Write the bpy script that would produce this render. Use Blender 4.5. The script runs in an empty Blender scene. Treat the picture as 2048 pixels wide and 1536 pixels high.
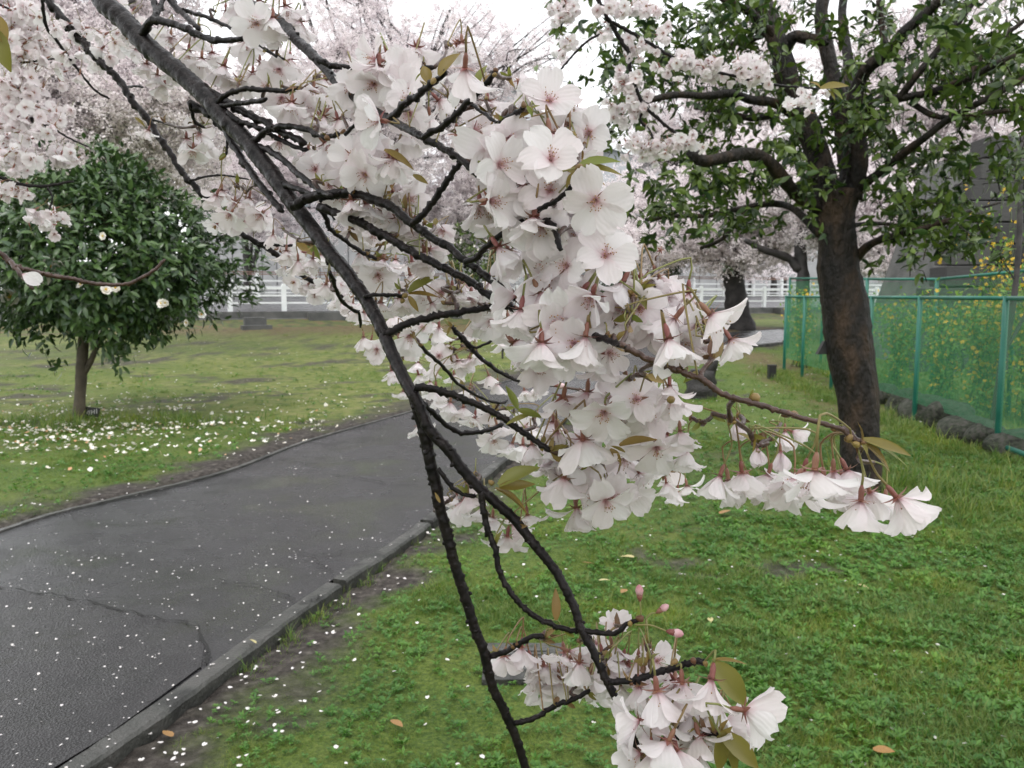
import bpy, math, random
import numpy as np
from mathutils import Matrix, Vector
random.seed(7)
rng = np.random.default_rng(11)
sc = bpy.context.scene
COL = sc.collection

# ------------------------------------------------------------------ camera, sky, sun, exposure
EYE = 1.5
FPX = 1657.0
PITCH = math.atan((768 - 590) / FPX)
cam_d = bpy.data.cameras.new('camera')
cam = bpy.data.objects.new('camera', cam_d)
COL.objects.link(cam)
cam.location = (0, 0, EYE)
cam.rotation_euler = (math.pi / 2 - PITCH, 0, 0)
cam_d.sensor_width = 36
cam_d.lens = 36 * FPX / 2048
cam_d.clip_start = 0.05
cam_d.clip_end = 1500
cam_d.dof.use_dof = True
cam_d.dof.focus_distance = 0.58
cam_d.dof.aperture_fstop = 28
sc.camera = cam

SUN_EL, SUN_AZ = math.radians(58), math.radians(200)
w = bpy.data.worlds.new('World')
sc.world = w
w.use_nodes = True
nt = w.node_tree
nt.nodes.clear()
sky = nt.nodes.new('ShaderNodeTexSky')
sky.sky_type = 'NISHITA'
sky.sun_disc = False
sky.sun_elevation = SUN_EL
sky.sun_rotation = SUN_AZ
sky.air_density = 1.0
sky.dust_density = 3.0
mx = nt.nodes.new('ShaderNodeMixRGB')          # thick white overcast over the sky
mx.inputs[0].default_value = 0.86
mx.inputs[2].default_value = (10.9, 11.0, 11.15, 1)
bg = nt.nodes.new('ShaderNodeBackground')
bg.inputs[1].default_value = 0.1
wo = nt.nodes.new('ShaderNodeOutputWorld')
nt.links.new(sky.outputs[0], mx.inputs[1])
nt.links.new(mx.outputs[0], bg.inputs[0])
nt.links.new(bg.outputs[0], wo.inputs[0])

sun_d = bpy.data.lights.new('sun', 'SUN')
sun_d.energy = 0.9
sun_d.angle = math.radians(25)
sun_d.color = (1, 0.97, 0.93)
sun = bpy.data.objects.new('sun', sun_d)
COL.objects.link(sun)
sun.rotation_euler = (math.pi / 2 - SUN_EL, 0, math.pi - SUN_AZ)

sc.view_settings.view_transform = 'Standard'
sc.view_settings.look = 'None'
sc.view_settings.exposure = 0.83
sc.view_settings.gamma = 1
sc.view_settings.use_curve_mapping = False
sc.render.engine = 'CYCLES'
sc.cycles.use_denoising = True
sc.cycles.max_bounces = 7
sc.cycles.diffuse_bounces = 4
sc.cycles.transparent_max_bounces = 8

# ------------------------------------------------------------------ helpers: picture ray -> world point
FW = np.array([0, math.cos(PITCH), -math.sin(PITCH)])
UP = np.array([0, math.sin(PITCH), math.cos(PITCH)])
RT = np.array([1.0, 0, 0])
CAM = np.array([0, 0, EYE])

def P(x, y, d):
    return CAM + d * (FW + (x - 1024) / FPX * RT + (768 - y) / FPX * UP)

def sstep(a, b, x):
    t = np.clip((np.asarray(x, float) - a) / (b - a), 0, 1)
    return t * t * (3 - 2 * t)

def rise(y):
    return 0.45 * sstep(9, 26, y)

def at(x, y, z=0.0):
    """point of the ground seen along a ray of the photograph"""
    lo, hi = 0.8, 90.0
    v = FW + (x - 1024) / FPX * RT + (768 - y) / FPX * UP
    prev = lo
    for d in np.arange(lo, hi, 0.25):
        p = CAM + d * v
        if p[2] < float(rise(p[1])) + z:
            a, b = prev, d
            for _ in range(30):
                m = (a + b) / 2
                q = CAM + m * v
                if q[2] < float(rise(q[1])) + z: b = m
                else: a = m
            return CAM + a * v
        prev = d
    return CAM + hi * v

def noise2(x, y, seed=0):
    x = np.asarray(x, float); y = np.asarray(y, float)
    xi = np.floor(x).astype(np.int64); yi = np.floor(y).astype(np.int64)
    fx = x - xi; fy = y - yi
    fx = fx * fx * (3 - 2 * fx); fy = fy * fy * (3 - 2 * fy)
    def h(i, j):
        n = (i * 374761393 + j * 668265263 + seed * 974711) & 0x7fffffff
        n = ((n ^ (n >> 13)) * 1274126177) & 0x7fffffff
        return ((n ^ (n >> 16)) & 0xffff) / 65535.0
    return (h(xi, yi) * (1 - fx) + h(xi + 1, yi) * fx) * (1 - fy) + (h(xi, yi + 1) * (1 - fx) + h(xi + 1, yi + 1) * fx) * fy

def fbm(x, y, seed=0, o=3):
    s = 0; a = 0.5
    for k in range(o):
        s = s + a * noise2(np.asarray(x) * 2 ** k, np.asarray(y) * 2 ** k, seed + k); a /= 2
    return s / (1 - 0.5 ** o)

# ------------------------------------------------------------------ helpers: meshes and objects
class MB:
    def __init__(s):
        s.v = []; s.f = []; s.m = []; s.n = 0; s.t = []
    def add(s, v, f, m=0, t=None):
        v = np.asarray(v, float).reshape(-1, 3)
        s.v.append(v)
        s.f.extend([tuple(int(i) + s.n for i in q) for q in f])
        s.m.extend([m] * len(f))
        s.t.append(np.zeros(len(v)) if t is None else np.asarray(t, float))
        s.n += len(v)
    def box(s, c, size, m=0, R=None):
        v = np.array([[i, j, k] for k in (-.5, .5) for j in (-.5, .5) for i in (-.5, .5)]) * np.asarray(size)
        if R is not None: v = v @ np.asarray(R).T
        s.add(v + np.asarray(c), [(0, 2, 3, 1), (4, 5, 7, 6), (0, 1, 5, 4), (2, 6, 7, 3), (0, 4, 6, 2), (1, 3, 7, 5)], m)
    def bar(s, a, b, wd, hg, m=0, up=(0, 0, 1)):
        a = np.asarray(a, float); b = np.asarray(b, float)
        x = b - a; L = np.linalg.norm(x); x /= L
        y = np.cross(up, x)
        if np.linalg.norm(y) < 1e-6: y = np.cross((0, 1, 0), x)
        y /= np.linalg.norm(y); z = np.cross(x, y)
        s.box((a + b) / 2, (L, wd, hg), m, np.column_stack([x, y, z]))
    def tube(s, pts, rad, sides=8, m=0, cap=True, t=None):
        pts = np.asarray(pts, float); n = len(pts)
        rad = np.broadcast_to(np.asarray(rad, float), (n,)) if np.ndim(rad) < 2 else rad
        tan = np.gradient(pts, axis=0)
        tan /= np.linalg.norm(tan, axis=1)[:, None] + 1e-12
        u = np.cross(tan[0], (0.3, 0.5, 0.8)); u /= np.linalg.norm(u)
        vs = []
        ang = np.arange(sides) / sides * 2 * math.pi
        for i in range(n):
            u = u - tan[i] * np.dot(u, tan[i]); u /= np.linalg.norm(u) + 1e-12
            w_ = np.cross(tan[i], u)
            r = rad[i] if np.ndim(rad) == 1 else rad[i][:, None]
            vs.append(pts[i] + r * (np.cos(ang)[:, None] * u + np.sin(ang)[:, None] * w_))
        f = []
        for i in range(n - 1):
            for k in range(sides):
                k2 = (k + 1) % sides
                f.append((i * sides + k, i * sides + k2, (i + 1) * sides + k2, (i + 1) * sides + k))
        if cap:
            f.append(tuple(range(sides))[::-1]); f.append(tuple((n - 1) * sides + k for k in range(sides)))
        s.add(np.concatenate(vs), f, m, None if t is None else np.repeat(t, sides))
    def inst(s, tv, tf, R, loc, scl, m=0, tt=None):
        """many transformed copies of a template"""
        N = len(loc)
        V = np.einsum('nij,kj->nki', R, tv) * np.asarray(scl).reshape(-1, 1, 1) + np.asarray(loc)[:, None, :]
        k = len(tv)
        for i in range(N):
            s.f.extend([tuple(q + s.n + i * k for q in fc) for fc in tf])
        s.m.extend([m] * (N * len(tf)))
        s.v.append(V.reshape(-1, 3)); s.n += N * k
        s.t.append(np.zeros(N * k) if tt is None else np.tile(tt, N))
    def mesh(s, name, mats, smooth=True):
        me = bpy.data.meshes.new(name)
        me.from_pydata(np.concatenate(s.v).tolist(), [], s.f)
        for mt in (mats if isinstance(mats, (list, tuple)) else [mats]): me.materials.append(mt)
        me.polygons.foreach_set('material_index', s.m)
        if smooth: me.polygons.foreach_set('use_smooth', [True] * len(s.f))
        a = me.attributes.new('t', 'FLOAT', 'POINT')
        a.data.foreach_set('value', np.concatenate(s.t).astype(np.float32))
        me.update()
        return me
    def build(s, name, mats, parent=None, smooth=True, **kw):
        return link(bpy.data.objects.new(name, s.mesh(name, mats, smooth)), parent, **kw)

def link(o, parent=None, **kw):
    COL.objects.link(o)
    if parent is not None: o.parent = parent
    for k, v in kw.items(): o[k] = v
    return o

def empty(name, loc=(0, 0, 0), label=None, category=None, group=None, parent=None):
    o = bpy.data.objects.new(name, None)
    o.empty_display_size = 0.05
    link(o, parent)
    o.location = loc
    tag(o, label, category, group)
    return o

def tag(o, label=None, category=None, group=None, kind=None):
    if label: o['label'] = label
    if category: o['category'] = category
    if group: o['group'] = group
    if kind: o['kind'] = kind
    return o

def rebase(o, loc):
    """move a mesh object's origin to loc without moving its shape"""
    loc = Vector(loc)
    o.data.transform(Matrix.Translation(-loc)); o.location = loc
    return o

def spline(pts, n):
    """Catmull-Rom through pts, n samples by arc length"""
    p = np.asarray(pts, float)
    if len(p) == 2:
        t = np.linspace(0, 1, n)[:, None]
        return p[0] * (1 - t) + p[1] * t
    q = np.vstack([2 * p[0] - p[1], p, 2 * p[-1] - p[-2]])
    out = []
    for i in range(1, len(q) - 2):
        t = np.linspace(0, 1, 12, endpoint=False)[:, None]
        a, b, c, d = q[i - 1], q[i], q[i + 1], q[i + 2]
        out.append(0.5 * (2 * b + (c - a) * t + (2 * a - 5 * b + 4 * c - d) * t ** 2 + (3 * b - a - 3 * c + d) * t ** 3))
    out = np.vstack(out + [p[-1:]])
    s_ = np.r_[0, np.cumsum(np.linalg.norm(np.diff(out[:, :3], axis=0), axis=1))]
    ss = np.linspace(0, s_[-1], n)
    return np.column_stack([np.interp(ss, s_, out[:, k]) for k in range(out.shape[1])])

def nrm(a):
    a = np.asarray(a, float)
    return a / (np.linalg.norm(a, axis=-1, keepdims=True) + 1e-12)

def frames(d, up):
    x = nrm(d); y = nrm(np.cross(up, x)); z = np.cross(x, y)
    return np.stack([x, y, z], axis=-1)

def randdir(n):
    return nrm(rng.normal(size=(n, 3)))

# ------------------------------------------------------------------ materials
def mat(name, c1, c2=None, rough=0.6, scale=8.0, bump=0.0, bscale=None, spec=0.5, detail=6.0, stretch=None,
        transl=0.0, bdist=0.02, tcol=None, island=False, c3=None, coat=0.0, metallic=0.0, wet=None):
    m = bpy.data.materials.new(name); m.use_nodes = True
    n = m.node_tree.nodes; l = m.node_tree.links
    b = n['Principled BSDF']
    b.inputs['Roughness'].default_value = rough
    b.inputs['Specular IOR Level'].default_value = spec
    b.inputs['Metallic'].default_value = metallic
    b.inputs['Coat Weight'].default_value = coat
    b.inputs['Coat Roughness'].default_value = 0.15
    tc = n.new('ShaderNodeTexCoord')
    src = tc.outputs['Object']
    if stretch:
        mp = n.new('ShaderNodeMapping'); mp.inputs['Scale'].default_value = stretch
        l.new(src, mp.inputs[0]); src = mp.outputs[0]
    colout = None
    if c2 is not None:
        if island:
            g = n.new('ShaderNodeNewGeometry'); oi = n.new('ShaderNodeObjectInfo')
            ad = n.new('ShaderNodeMath'); ad.operation = 'ADD'
            l.new(g.outputs['Random Per Island'], ad.inputs[0]); l.new(oi.outputs['Random'], ad.inputs[1])
            fr = n.new('ShaderNodeMath'); fr.operation = 'FRACT'; l.new(ad.outputs[0], fr.inputs[0])
            fac = fr.outputs[0]
        else:
            nz = n.new('ShaderNodeTexNoise'); nz.inputs['Scale'].default_value = scale; nz.inputs['Detail'].default_value = detail
            l.new(src, nz.inputs['Vector'])
            fac = nz.outputs['Fac']
        rp = n.new('ShaderNodeValToRGB')
        e = rp.color_ramp.elements
        lo_, hi_ = (0.0, 1.0) if island else (0.35, 0.65)
        e[0].position = lo_; e[0].color = (*c1, 1); e[1].position = hi_; e[1].color = (*c2, 1)
        if c3 is not None:
            x = e.new(0.86 if island else 0.5); x.color = (*c3, 1)
        l.new(fac, rp.inputs[0]); colout = rp.outputs[0]
        l.new(colout, b.inputs['Base Color'])
        if wet is not None:
            mr = n.new('ShaderNodeMapRange'); mr.inputs[1].default_value = .35; mr.inputs[2].default_value = .65
            mr.inputs[3].default_value = rough; mr.inputs[4].default_value = wet
            l.new(fac, mr.inputs[0]); l.new(mr.outputs[0], b.inputs['Roughness'])
    else:
        b.inputs['Base Color'].default_value = (*c1, 1)
    if bump > 0:
        bz = n.new('ShaderNodeTexNoise'); bz.inputs['Scale'].default_value = bscale or scale * 3; bz.inputs['Detail'].default_value = 8
        l.new(src, bz.inputs['Vector'])
        bp = n.new('ShaderNodeBump'); bp.inputs['Strength'].default_value = bump; bp.inputs['Distance'].default_value = bdist
        l.new(bz.outputs['Fac'], bp.inputs['Height']); l.new(bp.outputs[0], b.inputs['Normal'])
    if transl > 0:
        tr = n.new('ShaderNodeBsdfTranslucent')
        if tcol is not None: tr.inputs[0].default_value = (*tcol, 1)
        elif colout is not None: l.new(colout, tr.inputs[0])
        else: tr.inputs[0].default_value = (*c1, 1)
        ms = n.new('ShaderNodeMixShader'); ms.inputs[0].default_value = transl
        l.new(b.outputs[0], ms.inputs[1]); l.new(tr.outputs[0], ms.inputs[2])
        l.new(ms.outputs[0], n['Material Output'].inputs[0])
    return m

def patchy(m, amount=1.0):
    # the plants themselves differ from patch to patch: yellower, greener, bluer
    n = m.node_tree.nodes; l = m.node_tree.links
    g = n.new('ShaderNodeNewGeometry'); nz = n.new('ShaderNodeTexNoise'); nz.inputs['Scale'].default_value = 1.5; nz.inputs['Detail'].default_value = 6
    nz.inputs['Roughness'].default_value = .65
    l.new(g.outputs['Position'], nz.inputs['Vector'])
    rp = n.new('ShaderNodeValToRGB'); e = rp.color_ramp.elements
    e[0].position = .34; e[0].color = (.7, .82, .72, 1); e[1].position = .66; e[1].color = (1.4, 1.22, .8, 1)
    x = e.new(.5); x.color = (1, 1, 1, 1)
    l.new(nz.outputs['Fac'], rp.inputs[0])
    b = n['Principled BSDF']; src = b.inputs['Base Color'].links[0].from_socket
    mu = n.new('ShaderNodeMixRGB'); mu.blend_type = 'MULTIPLY'; mu.inputs[0].default_value = amount
    l.new(src, mu.inputs[1]); l.new(rp.outputs[0], mu.inputs[2]); l.new(mu.outputs[0], b.inputs['Base Color'])
    for q in n:
        if q.type == 'BSDF_TRANSLUCENT': l.new(mu.outputs[0], q.inputs[0])
    return m

def petal_mat(name, base, tip, mid, transl=0.42):
    """white petal with its own pink towards the claw (attribute t runs claw 0 -> tip 1)"""
    m = mat(name, tip, rough=0.42, spec=0.3)
    n = m.node_tree.nodes; l = m.node_tree.links
    at_ = n.new('ShaderNodeAttribute'); at_.attribute_name = 't'
    rp = n.new('ShaderNodeValToRGB'); e = rp.color_ramp.elements
    e[0].position = 0.0; e[0].color = (*base, 1)
    e[1].position = 0.34; e[1].color = (*tip, 1)
    x = e.new(0.13); x.color = (*mid, 1)
    l.new(at_.outputs['Fac'], rp.inputs[0])
    oi = n.new('ShaderNodeObjectInfo')
    hs = n.new('ShaderNodeMixRGB'); hs.blend_type = 'MULTIPLY'
    mr = n.new('ShaderNodeMapRange'); mr.inputs[3].default_value = 0; mr.inputs[4].default_value = 0.8
    l.new(oi.outputs['Random'], mr.inputs[0]); l.new(mr.outputs[0], hs.inputs[0])
    l.new(rp.outputs[0], hs.inputs[1]); hs.inputs[2].default_value = (1, 0.93, 0.945, 1)
    b = n['Principled BSDF']
    l.new(hs.outputs[0], b.inputs['Base Color'])
    nz = n.new('ShaderNodeTexWave'); nz.inputs['Scale'].default_value = 5; nz.inputs['Distortion'].default_value = 3
    nz.bands_direction = 'Y'
    tc = n.new('ShaderNodeTexCoord'); l.new(tc.outputs['Object'], nz.inputs['Vector'])
    bp = n.new('ShaderNodeBump'); bp.inputs['Strength'].default_value = 0.12; bp.inputs['Distance'].default_value = 0.02
    l.new(nz.outputs['Fac'], bp.inputs['Height']); l.new(bp.outputs[0], b.inputs['Normal'])
    tr = n.new('ShaderNodeBsdfTranslucent'); l.new(hs.outputs[0], tr.inputs[0])
    ms = n.new('ShaderNodeMixShader'); ms.inputs[0].default_value = transl
    l.new(b.outputs[0], ms.inputs[1]); l.new(tr.outputs[0], ms.inputs[2])
    l.new(ms.outputs[0], n['Material Output'].inputs[0])
    return m

M = {}
M['petal'] = petal_mat('cherry_petal', (0.66, 0.34, 0.38), (0.92, 0.895, 0.905), (0.9, 0.80, 0.825))
M['petal_far'] = mat('far_blossom', (0.92, 0.86, 0.875), (0.84, 0.75, 0.78), rough=0.6, transl=0.35, island=True, c3=(0.9, 0.84, 0.85))
M['petal_white'] = mat('camellia_petal', (0.86, 0.85, 0.82), (0.8, 0.74, 0.62), rough=0.5, island=True, transl=0.2)
M['petal_fallen'] = mat('fallen_petal', (0.84, 0.8, 0.8), (0.8, 0.76, 0.72), rough=0.4, island=True, transl=0.15)
M['petal_brown'] = mat('withered_petal', (0.55, 0.42, 0.28), (0.42, 0.2, 0.08), rough=0.6, island=True)
M['calyx'] = mat('calyx', (0.2, 0.055, 0.05), (0.24, 0.12, 0.07), rough=0.45, island=True)
M['stalk'] = mat('stalk', (0.25, 0.28, 0.09), (0.28, 0.17, 0.08), rough=0.5, island=True, transl=0.15)
M['filament'] = mat('filament', (0.8, 0.55, 0.56), rough=0.5, transl=0.3)
M['anther'] = mat('anther', (0.5, 0.28, 0.05), (0.22, 0.09, 0.03), rough=0.6, island=True)
M['bud'] = mat('bud_petal', (0.5, 0.2, 0.23), (0.78, 0.56, 0.58), rough=0.45, scale=60)
M['scale'] = mat('bud_scale', (0.12, 0.05, 0.022), (0.28, 0.2, 0.06), rough=0.5, island=True)
M['young_leaf'] = mat('young_leaf', (0.20, 0.25, 0.045), (0.30, 0.25, 0.05), rough=0.38, island=True, transl=0.35, c3=(0.28, 0.17, 0.05))
M['bark'] = mat('wet_cherry_bark', (0.005, 0.004, 0.0045), (0.019, 0.0145, 0.0145), rough=0.5, spec=.2, scale=110, bump=0.5, bscale=260, bdist=.002, wet=0.24)
M['bark_red'] = mat('young_cherry_bark', (0.04, 0.018, 0.013), (0.085, 0.043, 0.03), rough=0.42, scale=150, bump=0.5, bscale=300, bdist=.0015, wet=0.25)
M['bark_far'] = mat('old_cherry_bark', (0.018, 0.016, 0.016), (0.05, 0.044, 0.042), rough=0.7, scale=5, bump=0.8, bscale=12)
M['bark_tree'] = mat('evergreen_bark', (0.006, 0.005, 0.004), (0.042, 0.026, 0.015), rough=0.6, spec=.3, scale=7, bump=1.0, bscale=30, bdist=.04, stretch=(1, 1, 0.45), wet=0.7, c3=(0.014, 0.010, 0.007))
M['bark_camellia'] = mat('camellia_bark', (0.05, 0.04, 0.025), (0.1, 0.08, 0.05), rough=0.7, scale=9, bump=0.5, bscale=40)
M['leaf_camellia'] = mat('camellia_leaf', (0.028, 0.062, 0.026), (0.055, 0.105, 0.034), rough=0.28, island=True, transl=0.12, c3=(0.085, 0.15, 0.04))
M['leaf_tree'] = mat('evergreen_leaf', (0.013, 0.036, 0.012), (0.038, 0.085, 0.018), rough=0.33, island=True, transl=0.22, c3=(0.12, 0.18, 0.03))
M['leaf_kerria'] = mat('kerria_leaf', (0.10, 0.22, 0.035), (0.2, 0.34, 0.06), rough=0.5, island=True, transl=0.4)
M['leaf_conifer'] = mat('shrub_leaf', (0.025, 0.05, 0.02), (0.06, 0.085, 0.03), rough=0.6, island=True)
M['yellow'] = mat('kerria_petal', (0.75, 0.46, 0.02), (0.8, 0.55, 0.05), rough=0.5, island=True, transl=0.3)
M['kerria_stem'] = mat('kerria_stem', (0.06, 0.09, 0.03), rough=0.6)
M['blade'] = mat('grass_blade', (0.055, 0.165, 0.018), (0.13, 0.27, 0.034), rough=0.42, island=True, transl=0.4, c3=(0.24, 0.28, 0.07))
M['weed_'] = mat('weed_leaf', (0.05, 0.155, 0.022), (0.12, 0.26, 0.042), rough=0.45, island=True, transl=0.35)
M['weed'] = patchy(M['weed_'])
patchy(M['blade'])
M['white_paint'] = mat('white_paint', (0.78, 0.8, 0.8), (0.68, 0.71, 0.70), rough=0.4, scale=3)
M['brown_pipe'] = mat('brown_pipe', (0.22, 0.13, 0.1), rough=0.5)
M['fence_green'] = mat('green_paint', (0.012, 0.12, 0.085), (0.02, 0.16, 0.115), rough=0.4, scale=6)
M['wire'] = mat('green_wire', (0.03, 0.2, 0.085), rough=0.5)
M['concrete'] = mat('concrete', (0.16, 0.16, 0.16), (0.27, 0.265, 0.25), rough=0.6, scale=4, bump=0.4, bscale=60, wet=0.4)
M['kerb'] = mat('wet_kerb', (0.018, 0.018, 0.016), (0.065, 0.063, 0.057), rough=0.6, scale=7, bump=0.5, bscale=60, wet=0.35, c3=(0.045, 0.046, 0.04))
M['dark_concrete'] = mat('dark_concrete', (0.06, 0.062, 0.06), (0.11, 0.11, 0.105), rough=0.65, scale=3, bump=0.4, bscale=30)
M['stone'] = mat('wall_stone', (0.032, 0.032, 0.034), (0.075, 0.073, 0.072), rough=0.85, spec=.2, scale=2.5, bump=0.5, bscale=9, island=True)
M['rock'] = mat('rock', (0.022, 0.022, 0.019), (0.085, 0.08, 0.072), rough=0.75, spec=.25, scale=6, bump=0.9, bscale=22, c3=(0.05, 0.058, 0.04))
M['panel'] = mat('grey_panel', (0.28, 0.285, 0.29), (0.36, 0.365, 0.37), rough=0.6, scale=1.2)
M['panel_dark'] = mat('panel_joint', (0.12, 0.125, 0.13), rough=0.7)
M['house_wall'] = mat('house_wall', (0.42, 0.44, 0.47), (0.5, 0.51, 0.53), rough=0.8, scale=1)
M['roof'] = mat('slate_roof', (0.13, 0.18, 0.2), (0.19, 0.24, 0.26), rough=0.6, scale=3)
M['glass'] = mat('window_glass', (0.05, 0.06, 0.07), rough=0.1)
M['black'] = mat('black_plastic', (0.012, 0.012, 0.013), (0.02, 0.02, 0.02), rough=0.5, scale=10)
M['mark'] = mat('pale_lettering', (0.5, 0.5, 0.47), rough=0.7)
M['stump'] = mat('wet_stump', (0.012, 0.011, 0.01), (0.03, 0.027, 0.025), rough=0.6, scale=8, bump=0.8, bscale=30)
M['fallen_leaf'] = mat('fallen_leaf', (0.34, 0.2, 0.05), (0.2, 0.085, 0.03), rough=0.5, scale=30)
M['fallen_pale'] = mat('fallen_pale_leaf', (0.5, 0.45, 0.22), (0.42, 0.36, 0.16), rough=0.5, scale=30)
M['crack'] = mat('crack', (0.012, 0.012, 0.011), rough=0.9)

def asphalt(name, dark, light, r0, r1, grain):
    m = bpy.data.materials.new(name); m.use_nodes = True
    n = m.node_tree.nodes; l = m.node_tree.links; b = n['Principled BSDF']
    b.inputs['Specular IOR Level'].default_value = 0.33     # a film of water
    tc = n.new('ShaderNodeTexCoord')
    def nz(s, d=6, rough=0.5):
        x = n.new('ShaderNodeTexNoise'); x.inputs['Scale'].default_value = s; x.inputs['Detail'].default_value = d
        x.inputs['Roughness'].default_value = rough
        l.new(tc.outputs['Object'], x.inputs['Vector']); return x.outputs['Fac']
    big = nz(1.3, 5, .6); med = nz(7, 6); fine = nz(260, 3)
    rp = n.new('ShaderNodeValToRGB'); e = rp.color_ramp.elements
    e[0].position = 0.3; e[0].color = (*dark, 1); e[1].position = 0.75; e[1].color = (*light, 1)
    mxn = n.new('ShaderNodeMath'); mxn.operation = 'MULTIPLY_ADD'; mxn.inputs[1].default_value = 0.5
    mh = n.new('ShaderNodeMath'); mh.operation = 'MULTIPLY'; mh.inputs[1].default_value = 0.5
    l.new(big, mh.inputs[0]); l.new(med, mxn.inputs[0]); l.new(mh.outputs[0], mxn.inputs[2])
    mf = n.new('ShaderNodeMath'); mf.operation = 'MULTIPLY_ADD'; mf.inputs[1].default_value = grain * 0.35
    l.new(fine, mf.inputs[0]); l.new(mxn.outputs[0], mf.inputs[2])
    l.new(mf.outputs[0], rp.inputs[0]); l.new(rp.outputs[0], b.inputs['Base Color'])
    mr = n.new('ShaderNodeMapRange'); mr.inputs[1].default_value = 0.42; mr.inputs[2].default_value = 0.58
    mr.inputs[3].default_value = r0; mr.inputs[4].default_value = r1
    l.new(big, mr.inputs[0]); l.new(mr.outputs[0], b.inputs['Roughness'])
    vo = n.new('ShaderNodeTexVoronoi'); vo.inputs['Scale'].default_value = 120
    l.new(tc.outputs['Object'], vo.inputs['Vector'])
    bp = n.new('ShaderNodeBump'); bp.inputs['Strength'].default_value = grain; bp.inputs['Distance'].default_value = 0.008
    l.new(vo.outputs['Distance'], bp.inputs['Height'])
    b2 = n.new('ShaderNodeBump'); b2.inputs['Strength'].default_value = 0.25; b2.inputs['Distance'].default_value = 0.02
    l.new(med, b2.inputs['Height']); l.new(bp.outputs[0], b2.inputs['Normal']); l.new(b2.outputs[0], b.inputs['Normal'])
    return m
M['asphalt'] = asphalt('wet_asphalt', (0.005, 0.005, 0.0053), (0.036, 0.035, 0.037), 0.04, 0.3, 0.35)
M['asphalt_patch'] = asphalt('coarse_asphalt', (0.005, 0.0048, 0.005), (0.034, 0.032, 0.033), 0.1, 0.4, 0.7)
M['road'] = asphalt('road_asphalt', (0.07, 0.072, 0.075), (0.12, 0.12, 0.125), 0.25, 0.4, 0.2)

def ground_mat():
    m = bpy.data.materials.new('lawn_soil'); m.use_nodes = True
    n = m.node_tree.nodes; l = m.node_tree.links; b = n['Principled BSDF']
    tc = n.new('ShaderNodeTexCoord')
    def nz(s, d=6):
        x = n.new('ShaderNodeTexNoise'); x.inputs['Scale'].default_value = s; x.inputs['Detail'].default_value = d
        l.new(tc.outputs['Object'], x.inputs['Vector']); return x.outputs['Fac']
    def ramp(f, *stops):
        r = n.new('ShaderNodeValToRGB'); e = r.color_ramp.elements
        e[0].position = stops[0][0]; e[0].color = (*stops[0][1], 1); e[1].position = stops[-1][0]; e[1].color = (*stops[-1][1], 1)
        for p, c in stops[1:-1]:
            x = e.new(p); x.color = (*c, 1)
        l.new(f, r.inputs[0]); return r.outputs[0]
    def mixc(f, a, c):
        x = n.new('ShaderNodeMixRGB'); l.new(f, x.inputs[0]); l.new(a, x.inputs[1]); l.new(c, x.inputs[2]); return x.outputs[0]
    def attr(nm):
        a = n.new('ShaderNodeAttribute'); a.attribute_name = nm; return a.outputs['Fac']
    grass = ramp(nz(1.1, 8), (0.32, (0.045, 0.105, 0.015)), (0.5, (0.11, 0.18, 0.025)), (0.68, (0.175, 0.215, 0.042)))
    fine = ramp(nz(64, 12), (0.36, (0.02, 0.036, 0.01)), (0.55, (0.085, 0.12, 0.022)), (0.72, (0.18, 0.2, 0.05)))
    mg = n.new('ShaderNodeMixRGB'); mg.inputs[0].default_value = 0.6; l.new(grass, mg.inputs[1]); l.new(fine, mg.inputs[2])
    soil = ramp(nz(22, 9), (0.35, (0.025, 0.02, 0.017)), (0.55, (0.062, 0.053, 0.046)), (0.75, (0.13, 0.115, 0.10)))
    litter = ramp(nz(9, 9), (0.35, (0.055, 0.04, 0.025)), (0.5, (0.15, 0.1, 0.055)), (0.7, (0.1, 0.12, 0.035)))
    dry = ramp(nz(7, 9), (0.35, (0.07, 0.10, 0.022)), (0.5, (0.145, 0.175, 0.04)), (0.68, (0.2, 0.19, 0.075)))
    mg2 = mixc(attr('dry'), mg.outputs[0], dry)
    c = mixc(attr('dirt'), mg2, soil)
    c = mixc(attr('litter'), c, litter)
    l.new(c, b.inputs['Base Color'])
    b.inputs['Roughness'].default_value = 0.75
    b.inputs['Specular IOR Level'].default_value = 0.25
    bp = n.new('ShaderNodeBump'); bp.inputs['Strength'].default_value = 0.8; bp.inputs['Distance'].default_value = 0.03
    l.new(nz(70, 12), bp.inputs['Height']); l.new(bp.outputs[0], b.inputs['Normal'])
    return m
M['ground'] = ground_mat()

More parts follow.
